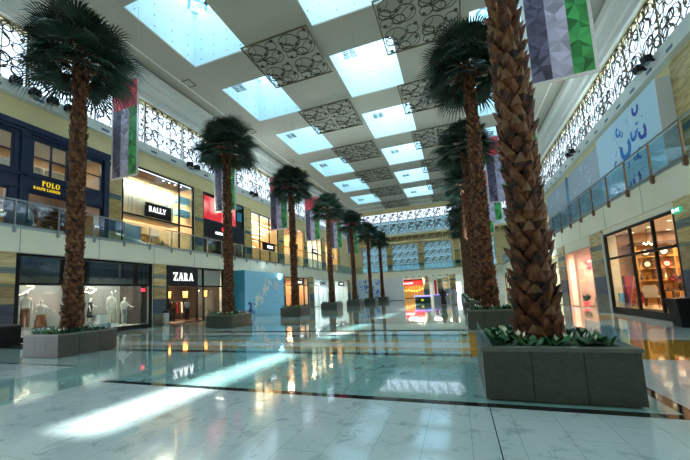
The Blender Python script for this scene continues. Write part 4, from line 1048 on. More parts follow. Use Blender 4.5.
# dark box at the left edge
r = thing('dark_counter', (-17.9, 8.2, 0), 'low black counter at the left edge of the hall before the first pillar', 'counter'); m = MB(); m.box(-18.35, -17.5, 7.4, 9.0, 0, .82); m.build('body', 'black_gloss', r); m = MB(); m.box(-18.38, -17.46, 7.36, 9.04, .82, .9); m.build('top', 'sign_black', r)

# --- blue hoarding with white horseshoes
r = thing('blue_hoarding', (-17.8, 28.3, 0), 'bright blue hoarding with floating white shapes beyond the second left palm', 'hoarding')
m = MB(); m.box(XL + .03, -17.2, 24.85, 31.8, 0.0, 4.02); m.build('board', 'hoarding_blue', r)
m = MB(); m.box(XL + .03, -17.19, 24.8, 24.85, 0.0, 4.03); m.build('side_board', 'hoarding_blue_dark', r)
xf = -17.2
def shoe(mb, y, z, r_, rot, mi=0, wall='l', x=None, t=.36):
    if wall == 'l': mb.ring((x, y, z), Y_, Z_, r_, r_*(t + .14), depth=.012, n=12, mi=mi, a0=rot, a1=rot + 250)
    elif wall == 'r': mb.ring((x, y, z), -Y_, Z_, r_, r_*(t + .14), depth=.012, n=12, mi=mi, a0=rot, a1=rot + 250)
    else: mb.ring((y, x, z), X_, Z_, r_, r_*(t + .14), depth=.012, n=12, mi=mi, a0=rot, a1=rot + 250)
m = MB()
for i in range(34):
    t = rnd.random(); y = 26.4 + 2.9*t + rnd.uniform(-.35, .35); z = 1.15 + 1.9*t + rnd.uniform(-.55, .35)
    if i % 3 == 0: shoe(m, y, z, rnd.uniform(.15, .24), rnd.uniform(0, 360), 0, 'l', xf + .008)
    else:
        a = rnd.uniform(0, 3.1); w, h = rnd.uniform(.09, .17), rnd.uniform(.07, .13); c, q = math.cos(a), math.sin(a)
        m.poly([(c*u - q*v, q*u + c*v) for u, v in ((-w, -h), (w, -h), (w*.8, h), (-w, h))], (xf, y, z), Y_, Z_, X_, .012)
shoe(m, 28.4, 3.15, .26, 60, 0, 'l', xf + .008)
m.build('white_shapes', 'mark_white', r)
m = MB(); m.poly([(-.55, -.2), (.1, -.62), (.62, .15), (.55, .35), (-.3, .62)], (xf, 30.2, 2.75), Y_, Z_, X_, .03); m.build('white_tile', 'mark_pale', r)
m = MB()
for i in range(12): shoe(m, 25.75 + rnd.uniform(-.45, .5), .75 + rnd.uniform(-.5, .45), rnd.uniform(.12, .24), rnd.uniform(0, 360), 0, 'l', xf + .01, .45)
m.build('blue_shapes', 'mark_navy', r)
m = MB(); 
for z, a, b in ((1.85, 29.3, 30.9), (1.66, 29.3, 30.5), (1.3, 29.2, 31.0)):
    y = a
    while y < b: w = rnd.uniform(.08, .25); m.box(xf, xf + .005, y, y + w, z, z + .05); y += w + .06
m.build('small_print', 'mark_pale', r)

# --- the other ground floor shops on the left
def shop(side, lev, y0, y1, z0, z1, wallm, power, color, fm, what, mulls=(), trans=(), depth=3.5, sign=None, lit='white_letter', floor_m=None, goods=True, signm='sign_black', shelfm='wood', door=None):
    X0, X1, s = room(side, lev, y0, y1, z0 + .02, z1 - .08, depth, wallm, power, color, floor_m)
    fr, X, s = front(side, lev, y0, y1, z0, z1, list(mulls), list(trans), fm, what[0], plinth=.08 if lev == 0 else .05, bar=.08, doors=[door] if door else ())
    if sign:
        a, b, c, d, txt, hh = sign; m = MB(); m.box(X - s*.05, X + s*.03, a, b, c, d); p = m.build('sign_panel', signm, fr)
        if txt:
            u = Y_ if side == 'left' else -Y_
            text('sign_lettering', txt, (X - s*.05, a + .25 if side == 'left' else b - .25, c + (d - c - hh)/2), u, hh, X_*(-s), .02, lit, p, cond=.8)
        else:
            m = MB(); y = a + (b - a)*.25
            while y < a + (b - a)*.75: w = rnd.uniform(.06, .16); m.box(X - s*.05, X - s*.07, y, y + w, (c + d)/2 - hh/2, (c + d)/2 + hh/2); y += w + .05
            m.build('sign_marks', lit, p)
    if goods:
        xb = X1 - s*.42; shelf_unit(xb, y0 + .5, y1 - .5, z0 + .02, min(z0 + 2.6, z1 - .4), s, 4, shelfm, 'wall shelving at the back of ' + what[1])
        for j in range(1, 4):
            zz = z0 + .02 + (min(2.58, z1 - z0 - .42) - .05)*j/4 + .05
            shelf_goods(xb + s*.16, y0 + .7, y1 - .7, zz, s, GD, 'on shelf %d of ' % (j + 0) + what[1] + ', %s along', 'goods in ' + what[1], rnd, gap=.34)
    return fr, X, s
shop('left', 0, 34.6, 41.2, 0, 3.9, 'warm_plaster', 420, (1, .6, .35), 'black_metal', ('dark framed shop with warm orange light beyond the blue hoarding', 'the orange lit ground floor shop'), (36.4, 38.2, 39.8), (2.9,), sign=(36.6, 39.6, 3.0, 3.6, '', .22), floor_m='wood_dark')
shop('left', 0, 43.0, 49.6, 0, 3.9, 'white_paint', 330, (.95, .97, 1), 'white_paint', ('white framed bright shop behind the fourth left palm', 'the bright white left shop'), (44.6, 46.3, 48), (2.9,), sign=(45, 47.6, 3.0, 3.6, '', .2), signm='white_paint', lit='black_metal', shelfm='white_paint')
shop('left', 0, 51.4, 58.0, 0, 3.9, 'white_paint', 300, (1, .95, .88), 'white_paint', ('white shop front with black sign at the far left', 'the far left white shop'), (53, 54.6, 56.2), (2.9,), sign=(53.2, 56, 3.0, 3.7, '', .2), shelfm='white_paint')

# --- left upper: navy two storey boutique front
X0, X1, s = room('left', 1, 5.2, 14.6, ZF + .02, 10.9, 3.2, 'warm_plaster', 90, (1, .8, .58), 'wood', 'grey_plaster')
r = thing('boutique_front', (UL, 10, ZF), 'navy painted boutique front with sash windows and gold letters on the left upper floor', 'shop front')
wins_u = [(5.5, 7.3), (7.75, 9.75), (10.55, 12.3), (13.25, 14.3)]; wins_l = [(5.5, 7.3), (7.6, 9.6), (10.4, 12.4), (13.2, 14.35)]
hs = [(a, b, 8.55, 10.45) for a, b in wins_u] + [(a, b, ZF + .25, 7.55) for a, b in wins_l]
m = MB(); grid_wall(m, 'x', UL - .25, UL + .10, 5.2, 14.64, ZF, 11.0, hs); m.box(UL + .1, UL + .3, 5.2, 14.64, 10.75, 11.05); m.box(UL + .1, UL + .22, 5.2, 14.64, 10.6, 10.75); m.box(UL + .1, UL + .2, 5.2, 14.64, 8.28, 8.4); m.box(UL + .1, UL + .16, 5.2, 14.64, 7.62, 7.7)
for y in (7.5, 10.15, 12.75, 14.5, 5.28):
    m.box(UL + .1, UL + .2, y - .16, y + .16, ZF, 10.6); m.box(UL + .1, UL + .24, y - .2, y + .2, 10.35, 10.6); m.box(UL + .1, UL + .24, y - .2, y + .2, ZF, ZF + .35)
m.build('facade', 'navy_paint', r)
for (a, b), (z0, z1) in [(w, (8.55, 10.45)) for w in wins_u] + [(w, (ZF + .25, 7.55)) for w in wins_l]:
    m = MB(); t = .07; x0, x1 = UL - .05, UL + .04
    m.box(x0, x1, a, b, z0, z0 + t); m.box(x0, x1, a, b, z1 - t, z1); m.box(x0, x1, a, a + t, z0 + t, z1 - t); m.box(x0, x1, b - t, b, z0 + t, z1 - t)
    if z0 > 8:
        m.box(x0, x1, (a+b)/2 - .05, (a+b)/2 + .05, z0 + t, z1 - t) if b - a > 1.3 else None
        m.box(x0, x1, a + t, b - t, (z0+z1)/2 - .03, (z0+z1)/2 + .03)
    w = m.build('sash_window', 'navy_paint', r)
    g = MB(); g.box(UL - .01, UL, a + t, b - t, z0 + t, z1 - t); g.build('pane', 'glass', w)
text('upper_lettering', 'POLO', (UL + .105, 11.0, 8.0), Y_, .3, X_, .03, 'gold_letter', r, cond=.8)
text('lower_lettering', 'RALPH LAUREN', (UL + .105, 10.62, 7.76), Y_, .14, X_, .03, 'gold_letter', r, cond=.84)
for z, nm in ((8.2, 'mezzanine'),):
    m = MB(); m.box(X0, X1, 5.2, 14.6, 8.0, 8.15); struct('floor_mezzanine', m, 'white_paint')
l = bpy.data.lights.new('shop_lamp', 'AREA'); l.size = 2; l.energy = 90; l.color = (1, .8, .58); o = bpy.data.objects.new('shop_lamp', l); COL.objects.link(o); o.location = (UL - 1.8, 10, 7.9)
shelf_unit(X1 + .45, 5.6, 14.2, ZF + .02, 7.6, -1, 4, 'wood', 'long wooden shelving behind the lower windows of the navy boutique', cols=6)
for j in range(1, 4): shelf_goods(X1 + .3, 6, 14, ZF + .07 + j*.557, -1, GD, 'on level %d of the shelving in the navy boutique' % j + ', %s along', 'goods in the navy boutique', rnd, gap=.3)
shelf_unit(X1 + .45, 7.6, 14.2, 8.17, 10.2, -1, 3, 'white_paint', 'white shelving behind the upper windows of the navy boutique', cols=5)
for j in range(1, 3): shelf_goods(X1 + .3, 8, 14, 8.22 + j*.65, -1, GD, 'on the %s white shelf upstairs in the navy boutique' % ('lower', 'upper')[j-1] + ', %s along', 'goods upstairs in the navy boutique', rnd, gap=.3)
for i, (y, t) in enumerate(((8.4, 'cloth_white'), (11.0, 'cloth_white'), (13.7, 'cloth_grey'))): mannequin(UL - 1.0, y, ZF + .03, 1.5, t, 'cloth_blue', 'mannequin', 'mannequin behind the lower boutique windows, %s from the camera' % ORD[i], 'mannequins in the navy boutique')

# --- left upper: cream double height shop with black sign
X0, X1, s = room('left', 1, 15.65, 22.3, ZF + .02, 11.1, 3.6, 'warm_plaster', 700, (1, .82, .58), 'light_plaster', 'dark_plaster')
fr, X, s = front('left', 1, 15.65, 22.3, ZF, 11.18, [20.7], [7.65], 'black_metal', 'double height shop front with cream drapes and a black sign on the left upper floor', 'glass', plinth=.06, bar=.1)
m = MB(); m.box(UL - .02, UL + .06, 17.45, 19.75, 7.72, 8.75); sb = m.build('sign_panel', 'black_gloss', fr)
text('sign_lettering', 'BALLY', (UL + .06, 17.72, 8.12), Y_, .38, X_, .03, 'white_letter', sb, cond=.92)
text('sign_small_lettering', 'SWITZERLAND'.replace('S', '').replace('W', 'U'), (UL + .06, 18.05, 7.98), Y_, .1, X_, .012, 'cloth_grey', sb, cond=.9) if False else None
l = bpy.data.lights.new('shop_lamp', 'AREA'); l.shape = 'RECTANGLE'; l.size = .2; l.size_y = 4.4; l.energy = 90; l.color = (1, .88, .7); o = bpy.data.objects.new('shop_lamp', l); COL.objects.link(o); o.location = (UL - .38, 18.2, 10.28)  # extra strip lamp added to brighten the curtain
m = MB(); y = 15.9
while y < 20.6: m.tube([(UL - .75 + .05*math.sin(y*9), y, 7.75), (UL - .75 + .05*math.sin(y*9), y, 10.25)], .16, 6); y += .22
tag(m.build('curtain', 'cloth_white'), 'pleated cream curtain behind the glass above the black sign', 'curtain')
m = MB(); m.box(UL - 1.1, UL - .25, 15.7, 20.7, 10.3, 10.5); m.box(UL - 1.1, UL - .25, 15.7, 20.7, 7.5, 7.7); struct('trim_6', m, 'warm_plaster')
downlights([(UL - .6, y) for y in (16.3, 17.4, 18.5, 19.6)], 10.27, 'lamp_glow', 'small downlight in the cream soffit above the curtain', 'downlights over the curtain')
downlights([(UL - .6, y) for y in (16.6, 19.6, 20.2, 20.8, 21.4)], 11.03, 'lamp_white', 'small bright spotlight in the black ceiling over the cream soffit', 'spotlights over the cream soffit')
m = MB(); m.box(UL - .32, UL - .28, 15.8, 17.4, ZF + .3, 7.0); o = m.build('dotted_panel', 'white_paint'); tag(o, 'white dotted screen panel at the lower left of the cream shop window', 'screen panel')
m = MB()
for a in range(8):
    for b in range(8): m.disc((UL - .275, 15.95 + a*.19, ZF + .45 + b*.19), Y_, Z_, .04, .01, 6)
d = m.build('dots', 'wood_gold', o)
for i, z in enumerate((8.6, 9.7)):
    r = thing('lit_shelf', (UL - .8, 21.5, z), 'blue lit glass shelf at the right of the cream shop, %s' % ('lower' if i == 0 else 'upper'), 'shelf', 'blue lit shelves'); m = MB(); m.box(UL - 1.0, UL - .45, 20.95, 22.3, z, z + .5); m.build('box', 'hoarding_blue', r)
for i, y in enumerate((18.2, 19.3, 20.3)):
    r = thing('display_table', (UL - 1.4, y, ZF), 'low wooden display table in the cream shop, %s from the camera' % ORD[i], 'table', 'display tables in the cream shop'); m = MB(); m.box(UL - 1.7, UL - 1.1, y - .4, y + .4, ZF + .8, ZF + .86); m.build('top', 'wood_gold', r)
    for a in (-1, 1):
        for b in (-1, 1): m = MB(); m.box(UL - 1.4 + a*.27 - .02, UL - 1.4 + a*.27 + .02, y + b*.36 - .02, y + b*.36 + .02, ZF + .02, ZF + .8); m.build('leg', 'black_metal', r)
    m = MB(); m.lathe([(.08, 0), (.12, .1), (.06, .2), (.07, .24)], (UL - 1.4, y, ZF + .86), 10); tag(m.build('vase', 'bag_brown'), 'brown vase on the low wooden display table, %s from the camera' % ORD[i], 'vase', 'vases in the cream shop')
shelf_unit(X1 + .45, 16, 22, ZF + .02, 7.3, -1, 3, 'wood_gold', 'golden wood shelving at the back of the cream shop')

# --- left upper: red screen shop
X0, X1, s = room('left', 1, 23.35, 29.5, ZF + .02, 8.0, 3.0, 'dark_plaster', 160, (1, .6, .4), 'wood_dark')
fr, X, s = front('left', 1, 23.35, 29.5, ZF, 11.18, [25.4, 27.4], [7.6], 'black_metal', 'black shop front with a big glowing red picture on the left upper floor', ['glass', 'dark_glass'], plinth=.06, bar=.1)
m = MB(); m.box(UL - .01, UL + .04, 23.45, 29.4, 7.15, 8.75); sb = m.build('sign_panel', 'sign_black', fr)
m = MB(); m.box(UL - .01, UL + .03, 23.45, 27.95, 8.75, 10.85); m.build('red_picture', 'red_screen', fr)
m = MB(); m.box(UL - .4, UL - .3, 23.4, 29.45, 7.6, 11.15); struct('wall_left_backing', m, 'dark_plaster')
m = MB(); m.box(UL, UL + .03, 28.2, 29.0, 9.4, 10.3); m.build('blue_patch', 'hoarding_blue_dark', fr)
m = MB(); y = 24.9
while y < 26.3: m.box(UL + .04, UL + .06, y, y + .1, 7.55, 7.78); y += .15
m.build('sign_marks', 'white_letter', sb)
m = MB(); m.ring((UL + .05, 26.0, 8.15), Y_, Z_, .2, .2, depth=.02, n=10, a0=90, a1=270); m.build('round_logo', 'red_sign', sb); m = MB(); m.ring((UL + .05, 26.03, 8.15), Y_, Z_, .2, .2, depth=.02, n=10, a0=-90, a1=90); m.build('round_logo_half', 'white_letter', sb)
for i, (y, t) in enumerate(((24.2, 'red_cloth'), (25.9, 'cloth_lime'), (28.4, 'red_cloth'))): mannequin(UL - 1.1, y, ZF + .03, 1.5, t, 'cloth_black', 'mannequin_black', 'black mannequin behind the railing under the red picture, %s from the camera' % ORD[i], 'mannequins in the red picture shop')

# --- left upper: shop with crossing light lines
X0, X1, s = room('left', 1, 30.75, 36.7, ZF + .02, 10.9, 4.0, 'warm_plaster', 70, (1, .82, .6), 'light_plaster', 'light_plaster')
fr, X, s = front('left', 1, 30.75, 36.7, ZF, 11.0, [32.5, 34.6], [7.9], 'black_metal', 'glass shop front with crossing light lines on its ceiling, left upper floor', plinth=.06, bar=.08)
m = MB(); m.box(UL - .02, UL + .05, 32.9, 35.6, 7.0, 7.9); sb = m.build('sign_panel', 'black_gloss', fr); m = MB(); m.box(UL + .05, UL + .07, 33.9, 35.1, 7.3, 7.6); m.build('sign_marks', 'white_letter', sb)
for i in range(12):
    z = 8.4 + .17*i; a = rnd.uniform(-.5, .5); x = UL - 3.4 + .22*i
    m = MB(); m.tube([(x, 30.76, z - a), (x, 36.69, z + a)], .035, 6); tag(m.build('light_line', 'lamp_glow'), 'thin glowing tube crossing the ceiling of the light line shop, %s from the lowest' % ORD[i], 'light tube', 'crossing light tubes')
shelf_unit(X1 + .45, 31.2, 36.3, ZF + .02, 7.6, -1, 3, 'white_paint', 'white shelving at the back of the light line shop')
for j in range(1, 3): shelf_goods(X1 + .3, 31.5, 36, ZF + .07 + j*.83, -1, GD, 'on level %d of the light line shop' % j + ', %s along', 'goods in the light line shop', rnd, gap=.35)
for k, (a, b, wm, q) in enumerate(((38.0, 44.0, 'warm_plaster', 'fourth'), (45.3, 51.2, 'light_plaster', 'fifth'), (52.5, 58.6, 'warm_plaster', 'last'))):
    shop('left', 1, a, b, ZF, 10.85, wm, 420, (1, .8, .55), 'wood_gold' if k != 1 else 'black_metal', ('%s tall shop front along the left upper gallery, counting away from the navy one' % ORD[k + 4], 'the %s upper left shop' % ORD[k + 4]), ((a*2 + b)/3, (a + 2*b)/3), (8.0,), sign=(a + 1.6, a + 4, 8.05, 8.7, '', .25), floor_m='light_plaster', goods=(k != 2))

# --- right ground: home shop with a six pane black window
X0, X1, s = room('right', 0, 14.75, 21.6, .27, 3.9, 4.6, 'home_wall', 520, (1, .66, .40), 'warm_plaster', 'light_plaster')
fr, X, s = front('right', 0, 14.72, 20.8, 0, 3.86, [16.3, 18.1], [2.62], 'black_metal', 'large black framed window of the home furnishing shop on the right', plinth=.27, bar=.10, thick=.1, top=.12)
m = MB(); m.box(XR - .03, XR + .15, 20.8, 20.92, 0, 3.95); struct('trim_7', m, 'white_paint')
shelf_unit((8.35, 10.6), 21.15, 21.5, .29, 3.25, 1, 5, 'wood_gold', 'tall golden wood bookcase facing the window of the home shop', depth=.38, ax='y', cols=3)
m = MB(); m.box(8.25, 10.7, 21.05, 21.56, 3.25, 3.38); tag(m.build('cornice_board', 'wood_dark'), 'dark cornice board lying on top of the golden bookcase', 'board')
def bowl(x, z, r_, mt, lab, flower=False):
    r = thing('plate' if not flower else 'flower_vase', (x, 21.2, z), lab, 'plate' if not flower else 'vase')
    if not flower:
        m = MB(); m.ring((x, 21.12, z + r_), X_, Z_, r_, r_*.35, depth=.03, n=20); m.build('rim', mt, r); m = MB(); m.disc((x, 21.13, z + r_), X_, Z_, r_*.65, .02, 16); m.build('well', 'ceramic', r)
zz = [.29 + .582*j + .045 for j in range(5)]
for x, j, r_, mt, q in ((8.75, 3, .2, 'ceramic_dark', 'on the left bay, fourth level'), (8.75, 4, .2, 'wood_dark', 'on the left bay, top level'), (9.45, 4, .21, 'ceramic_dark', 'on the middle bay, top level'), (9.5, 3, .18, 'red_cloth', 'on the middle bay, fourth level'), (10.25, 4, .2, 'cloth_white', 'on the right bay, top level')):
    bowl(x, zz[j], r_, mt, 'round plate standing in the golden bookcase, ' + q)
for j in (1, 2, 3):
    x = 8.5; i = 0
    while x < 10.4:
        if not any(u - .1 < x < u + .15 for u in (8.35, 9.083, 9.817, 10.55)) and not (j == 3 and (abs(x - 8.75) < .3 or abs(x - 9.5) < .3)):
            m = MB(); h = rnd.uniform(.15, .4); w = rnd.uniform(.04, .08); m.lathe([(w*.7, 0), (w, h*.35), (w*.5, h*.7), (w*.35, h*.85), (w*.5, h)], (x, 21.3, zz[j] + .003), 10)
            tag(m.build('vase', rnd.choice(['ceramic', 'cloth_white', 'ceramic_dark', 'bag_brown', 'steel'])), 'small vase in the golden bookcase, level %s, %s from the left' % (('two', 'three', 'four')[j-1], ORD[i]), 'vase', 'vases in the golden bookcase'); i += 1
        x += .24
def chair(x, y, rz, mt, lab):
    r = thing('dining_chair', (x, y, .29), lab, 'chair', None, rz); m = MB(); m.prism([(-.24, -.24), (.24, -.24), (.22, .22), (-.22, .22)], .42, .5); m.build('seat', mt, r, local=True)
    m = MB(); m.poly([(-.22, .48), (.22, .48), (.26, .8), (.2, .98), (-.2, .98), (-.26, .8)], (0, .2, 0), X_, Z_, Y_, .07); m.build('backrest', mt, r, local=True)
    for a in (-1, 1):
        for b in (-1, 1): m = MB(); m.tube([(a*.2, b*.19, .42), (a*.23, b*.23, 0)], [.022, .015], 6); m.build('leg', 'wood_dark', r, local=True)
chair(8.15, 19.7, 2.6, 'upholstery', 'cream dining chair in the home shop window, left of the table'); chair(8.9, 18.38, 3.14, 'upholstery', 'cream dining chair nearest the window at the table'); chair(9.85, 19.2, -1.57, 'red_cloth', 'red chair behind the table in the home shop')
r = thing('dining_table', (8.95, 19.15, .29), 'dark dining table set in the home shop window', 'table'); m = MB(); m.box(8.45, 9.45, 18.75, 19.55, .98, 1.03); m.build('tabletop', 'wood_dark', r)
for a in (8.52, 9.38):
    for b in (18.82, 19.48): m = MB(); m.box(a - .03, a + .03, b - .03, b + .03, .29, .98); m.build('leg', 'wood_dark', r)
r = thing('flower_vase', (8.95, 19.15, 1.03), 'vase with a big bunch of dark red and green flowers on the dining table', 'vase'); m = MB(); m.lathe([(.06, 0), (.09, .12), (.05, .25), (.07, .3)], (8.95, 19.15, 1.03), 12); m.build('vase_body', 'ceramic_dark', r)
m = MB()
for i in range(46):
    a, e = rnd.uniform(0, 6.28), rnd.uniform(.0, 1.5); q = rnd.uniform(.15, .36); c = (8.95 + q*math.cos(a)*math.cos(e), 19.15 + q*math.sin(a)*math.cos(e), 1.42 + q*.8*math.sin(e)); m.sphere(c, .05, 4, 0 if i % 3 else 1)
m.build('flowers', ['red_cloth', 'bed_leaf'], r)
r = thing('armchair', (8.0, 21.0, .29), 'deep red armchair at the left of the home shop window', 'armchair'); m = MB(); m.box(7.7, 8.3, 20.55, 21.1, .42, .72); m.build('seat', 'red_cloth', r); m = MB(); m.box(7.72, 8.28, 21.0, 21.15, .72, 1.75); m.build('backrest', 'red_cloth', r)
for x in (7.62, 8.22): m = MB(); m.box(x, x + .1, 20.55, 21.1, .42, .95); m.build('armrest', 'red_cloth', r)
for a in (7.7, 8.26):
    for b in (20.6, 21.05): m = MB(); m.tube([(a, b, .42), (a, b, .29)], .025, 6); m.build('leg', 'wood_dark', r)
for i, y in enumerate((17.0, 18.7, 20.15)):
    r = thing('standing_frame', (7.8, y, .29), 'leaning wooden ladder frame in the home shop window, %s from the camera' % ORD[i], 'display frame', 'ladder frames in the home shop') if i == 2 else None
    if r:
        for q in (-.25, .25): m = MB(); m.tube([(7.6, y + q, .29), (8.0, y + q, 2.3)], .03, 6); m.build('rail', 'wood_gold', r)
        for k in range(5): m = MB(); t = (k + 1)/6; m.tube([(7.6 + .4*t, y - .25, .29 + 2*t), (7.6 + .4*t, y + .25, .29 + 2*t)], .02, 6); m.build('rung', 'wood_gold', r)
r = thing('wall_cabinet', (7.75, 21.4, 1.1), 'small dark red box cabinet on the partition at the left of the window', 'cabinet'); m = MB(); m.box(7.5, 7.85, 21.42, 21.6, 1.3, 1.75); m.build('body', 'red_cloth', r); m = MB(); m.box(7.53, 7.82, 21.40, 21.42, 1.33, 1.72); m.build('door', 'wood_dark', r)
for i, (x, y) in enumerate(((8.6, 17.4), (9.4, 18.6), (8.4, 20.0))):
    r = thing('pendant_lamp', (x, y, 3.2), 'small glass pendant lamp cluster in the home shop, %s from the camera' % ORD[i], 'lamp', 'pendant lamps in the home shop')
    m = MB(); m.tube([(x, y, 3.88), (x, y, 3.2)], .01, 5); m.build('cord', 'black_metal', r)
    for q in range(4): m = MB(); a = q*1.57; m.sphere((x + .13*math.cos(a), y + .13*math.sin(a), 3.15 + .03*q), .045, 8); m.build('bulb', 'lamp_glow', r)
downlights([(x, y) for x in (8.2, 9.6) for y in (16, 17.6, 19.2, 20.8)], 3.85, 'lamp_glow', 'small round downlight in the home shop ceiling', 'downlights in the home shop')
m = MB(); m.box(XR + .2, XR + .21, 20.2, 20.45, .5, .95); m.box(XR + .2, XR + .21, 19.9, 20.13, .5, .95); tag(m.build('window_sticker', 'hoarding_blue'), 'pale blue sticker low in the left corner of the home shop window', 'sticker')
# exit sign on the pillar and the black pot
r = thing('exit_sign', (XR - .05, 14.35, 3.68), 'small green exit sign on the near right pillar', 'exit sign'); m = MB(); m.box(XR - .1, XR - .03, 14.2, 14.64, 3.66, 3.84); m.build('panel', 'exit_green', r)
m = MB(); xx = XR - .105
m.box(xx, XR - .1, 14.5, 14.6, 3.69, 3.81); m.poly([(-.1, -.02), (.0, -.02), (.0, -.07), (.1, .0), (.0, .07), (.0, .02), (-.1, .02)], (xx, 14.38, 3.75), Y_*-1, Z_, X_, .005); m.box(xx, XR - .1, 14.22, 14.26, 3.69, 3.81); m.build('arrow_and_figure', 'white_letter', r)
r = thing('black_pot', (6.5, 13.9, 0), 'tall tapered black square pot at the right edge before the home shop', 'pot'); m = MB()
m.add([(6.3,13.7,0),(6.75,13.7,0),(6.75,14.15,0),(6.3,14.15,0),(6.2,13.6,.85),(6.85,13.6,.85),(6.85,14.25,.85),(6.2,14.25,.85)], [(0,3,2,1),(4,5,6,7),(0,1,5,4),(1,2,6,5),(2,3,7,6),(3,0,4,7)]); m.build('body', 'black_gloss', r); m = MB(); m.box(6.18, 6.87, 13.58, 14.27, .85, .89); m.build('rim', 'black_metal', r)

# --- right ground: pink shop
X0, X1, s = room('right', 0, 22.65, 27.6, .02, 3.5, 2.6, 'pink_plaster', 330, (1, .78, .66), 'wood')
fr, X, s = front('right', 0, 22.65, 27.6, 0, 3.56, [25.6], [], 'pink_plaster', 'open pink and beige shop front on the right beyond the home shop', plinth=.04, bar=.12, doors=((1, 0),))
m = MB(); m.ring((8.35 - .0, 27.5, 2.95), X_, Z_, .22, .09, depth=.04, n=14, a0=40, a1=320); m.box(8.2, 8.5, 27.46, 27.5, 2.5, 2.62); m.box(8.3, 8.4, 27.46, 27.5, 2.35, 2.5); tag(m.build('red_sign', 'pink_sign'), 'glowing red monogram sign on the side wall of the pink shop', 'sign')
r = thing('floral_poster', (8.3, 27.45, 1.2), 'white upright poster printed with red blossoms in the pink shop', 'poster'); m = MB(); m.box(8.55, 9.15, 27.45, 27.5, .3, 2.1); m.build('sheet', 'hoarding_white', r); m = MB()
for i in range(9): m.disc((8.68 + rnd.random()*.35, 27.44, .5 + i*.17), X_, Z_, .07, .01, 8)
m.build('blossoms', 'pink_sign', r)
for i, (x, y, h) in enumerate(((7.75, 26.9, 1.1), (8.2, 26.5, .5), (8.75, 26.7, .6))):
    r = thing('potted_plant', (x, y, .02), 'potted plant in the pink shop, %s' % ('tall one in a red pot', 'low one beside it', 'flowering one by the poster')[i], 'plant', 'plants in the pink shop'); m = MB(); m.lathe([(.12, .02), (.17, .28), (.15, .28)], (x, y, 0), 14); m.build('pot', ('pink_sign', 'ceramic', 'wood_gold')[i], r)
    m = MB()
    for q in range(40):
        a = rnd.uniform(0, 6.28); e = rnd.uniform(.2, 1.4); L = rnd.uniform(.5, 1)*h*.8; d = Vector((math.cos(a)*math.cos(e)*.6, math.sin(a)*math.cos(e)*.6, math.sin(e))); b = Vector((x, y, .28)); t = b + d*L; sd = Vector((-d.y, d.x, 0))*.08
        m.add([b, b + d*L*.6 - sd, b + d*L*.6 + sd, t], [(0,2,1),(1,2,3)], 0 if i < 2 or q % 4 else 1)
    m.build('foliage', ['bed_leaf', 'red_cloth'], r)
for k, (a, b, wm) in enumerate(((29.3, 36.6, 'light_plaster'), (38.3, 45, 'warm_plaster'), (46.7, 53.4, 'light_plaster'), (55, 60.5, 'warm_plaster'))):
    shop('right', 0, a, b, 0, 3.7, wm, 380, (1, .8, .58), 'black_metal' if k % 2 else 'wood_gold', ('lit glass shop front on the right ground floor, %s beyond the home shop' % ORD[k + 1], 'the %s right ground floor shop' % ORD[k + 2]), ((a*2+b)/3, (a+2*b)/3), (2.8,), goods=False)

# --- right upper: hoardings
def marks(mb_pairs, x, y0, y1, z0, z1, n, rr, parent, wall='r'):
    for nm, mt, cnt in mb_pairs:
        m = MB()
        for i in range(cnt):
            t = rnd.random(); y = y0 + (y1 - y0)*rnd.random(); z = z0 + (z1 - z0)*rnd.random(); R_ = rnd.uniform(*rr)
            if i % 2 == 0: shoe(m, y, z, R_, rnd.choice((150, 160, 180, 215, 130, 200)), 0, wall, x, .38)
            else: m.poly([(-R_*.4, -R_*.25), (R_*.4, -R_*.1), (R_*.3, R_*.3), (-R_*.3, R_*.15)], (x, y, z), Y_, Z_, X_, .01)
        m.build(nm, mt, parent)
r = thing('pale_blue_hoarding', (UR - .5, 24.3, ZF), 'big pale blue hoarding with blue horseshoe shapes on the right upper gallery', 'hoarding')
m = MB(); m.box(9.85, UR - .02, 20.62, 28.3, ZF + .02, 11.35); m.build('board', 'hoarding_pale', r)
m = MB(); m.box(9.84, UR - .02, 20.56, 20.62, ZF + .02, 11.36); m.build('side_board', 'hoarding_white', r)
xx = 9.842
m = MB(); shoe(m, 24.3, 9.25, 0.68, 150, 0, 'r', xx, .34); shoe(m, 24.9, 10.54, 0.33, 100, 0, 'r', xx); shoe(m, 23.2, 9.64, 0.37, 130, 0, 'r', xx); shoe(m, 24.5, 7.18, 0.37, 120, 0, 'r', xx); shoe(m, 22.8, 8.41, 0.33, 40, 0, 'r', xx); m.build('large_blue_shapes', 'mark_blue', r)
m = MB(); shoe(m, 22.7, 10.87, 0.37, 140, 0, 'r', xx); shoe(m, 22.3, 9.42, 0.42, 160, 0, 'r', xx); shoe(m, 25.6, 6.84, 0.46, 140, 0, 'r', xx); shoe(m, 23.5, 7.18, 0.46, 160, 0, 'r', xx); shoe(m, 25.7, 8.75, 0.24, 60, 0, 'r', xx); m.build('navy_shapes', 'mark_navy', r)
marks((('small_blue_shapes', 'mark_blue', 26), ('small_pale_shapes', 'hoarding_blue', 22)), xx, 22.0, 26.2, 6.4, 11.2, 20, (.1, .2), r)
for i, (a, b) in enumerate(((28.9, 36.3), (37.0, 44.4))):
    r = thing('grey_hoarding', (UR - .2, (a+b)/2, ZF), 'grey hoarding with faint pale shapes on the right gallery, %s' % ('beside the pale blue one' if i == 0 else 'farther one'), 'hoarding', 'grey hoardings'); m = MB(); m.box(10.2, UR - .02, a, b, ZF + .02, 11.35); m.build('board', 'hoarding_grey', r)
    m = MB(); m.box(10.14, UR - .02, a - .35, a, ZF + .02, 11.35); m.build('edge_post', 'bolt_grey', r)
    marks((('pale_shapes', 'mark_pale', 34),), 10.19, a + 1.5, b - 1.5, 6.0, 11.0, 20, (.14, .34), r)
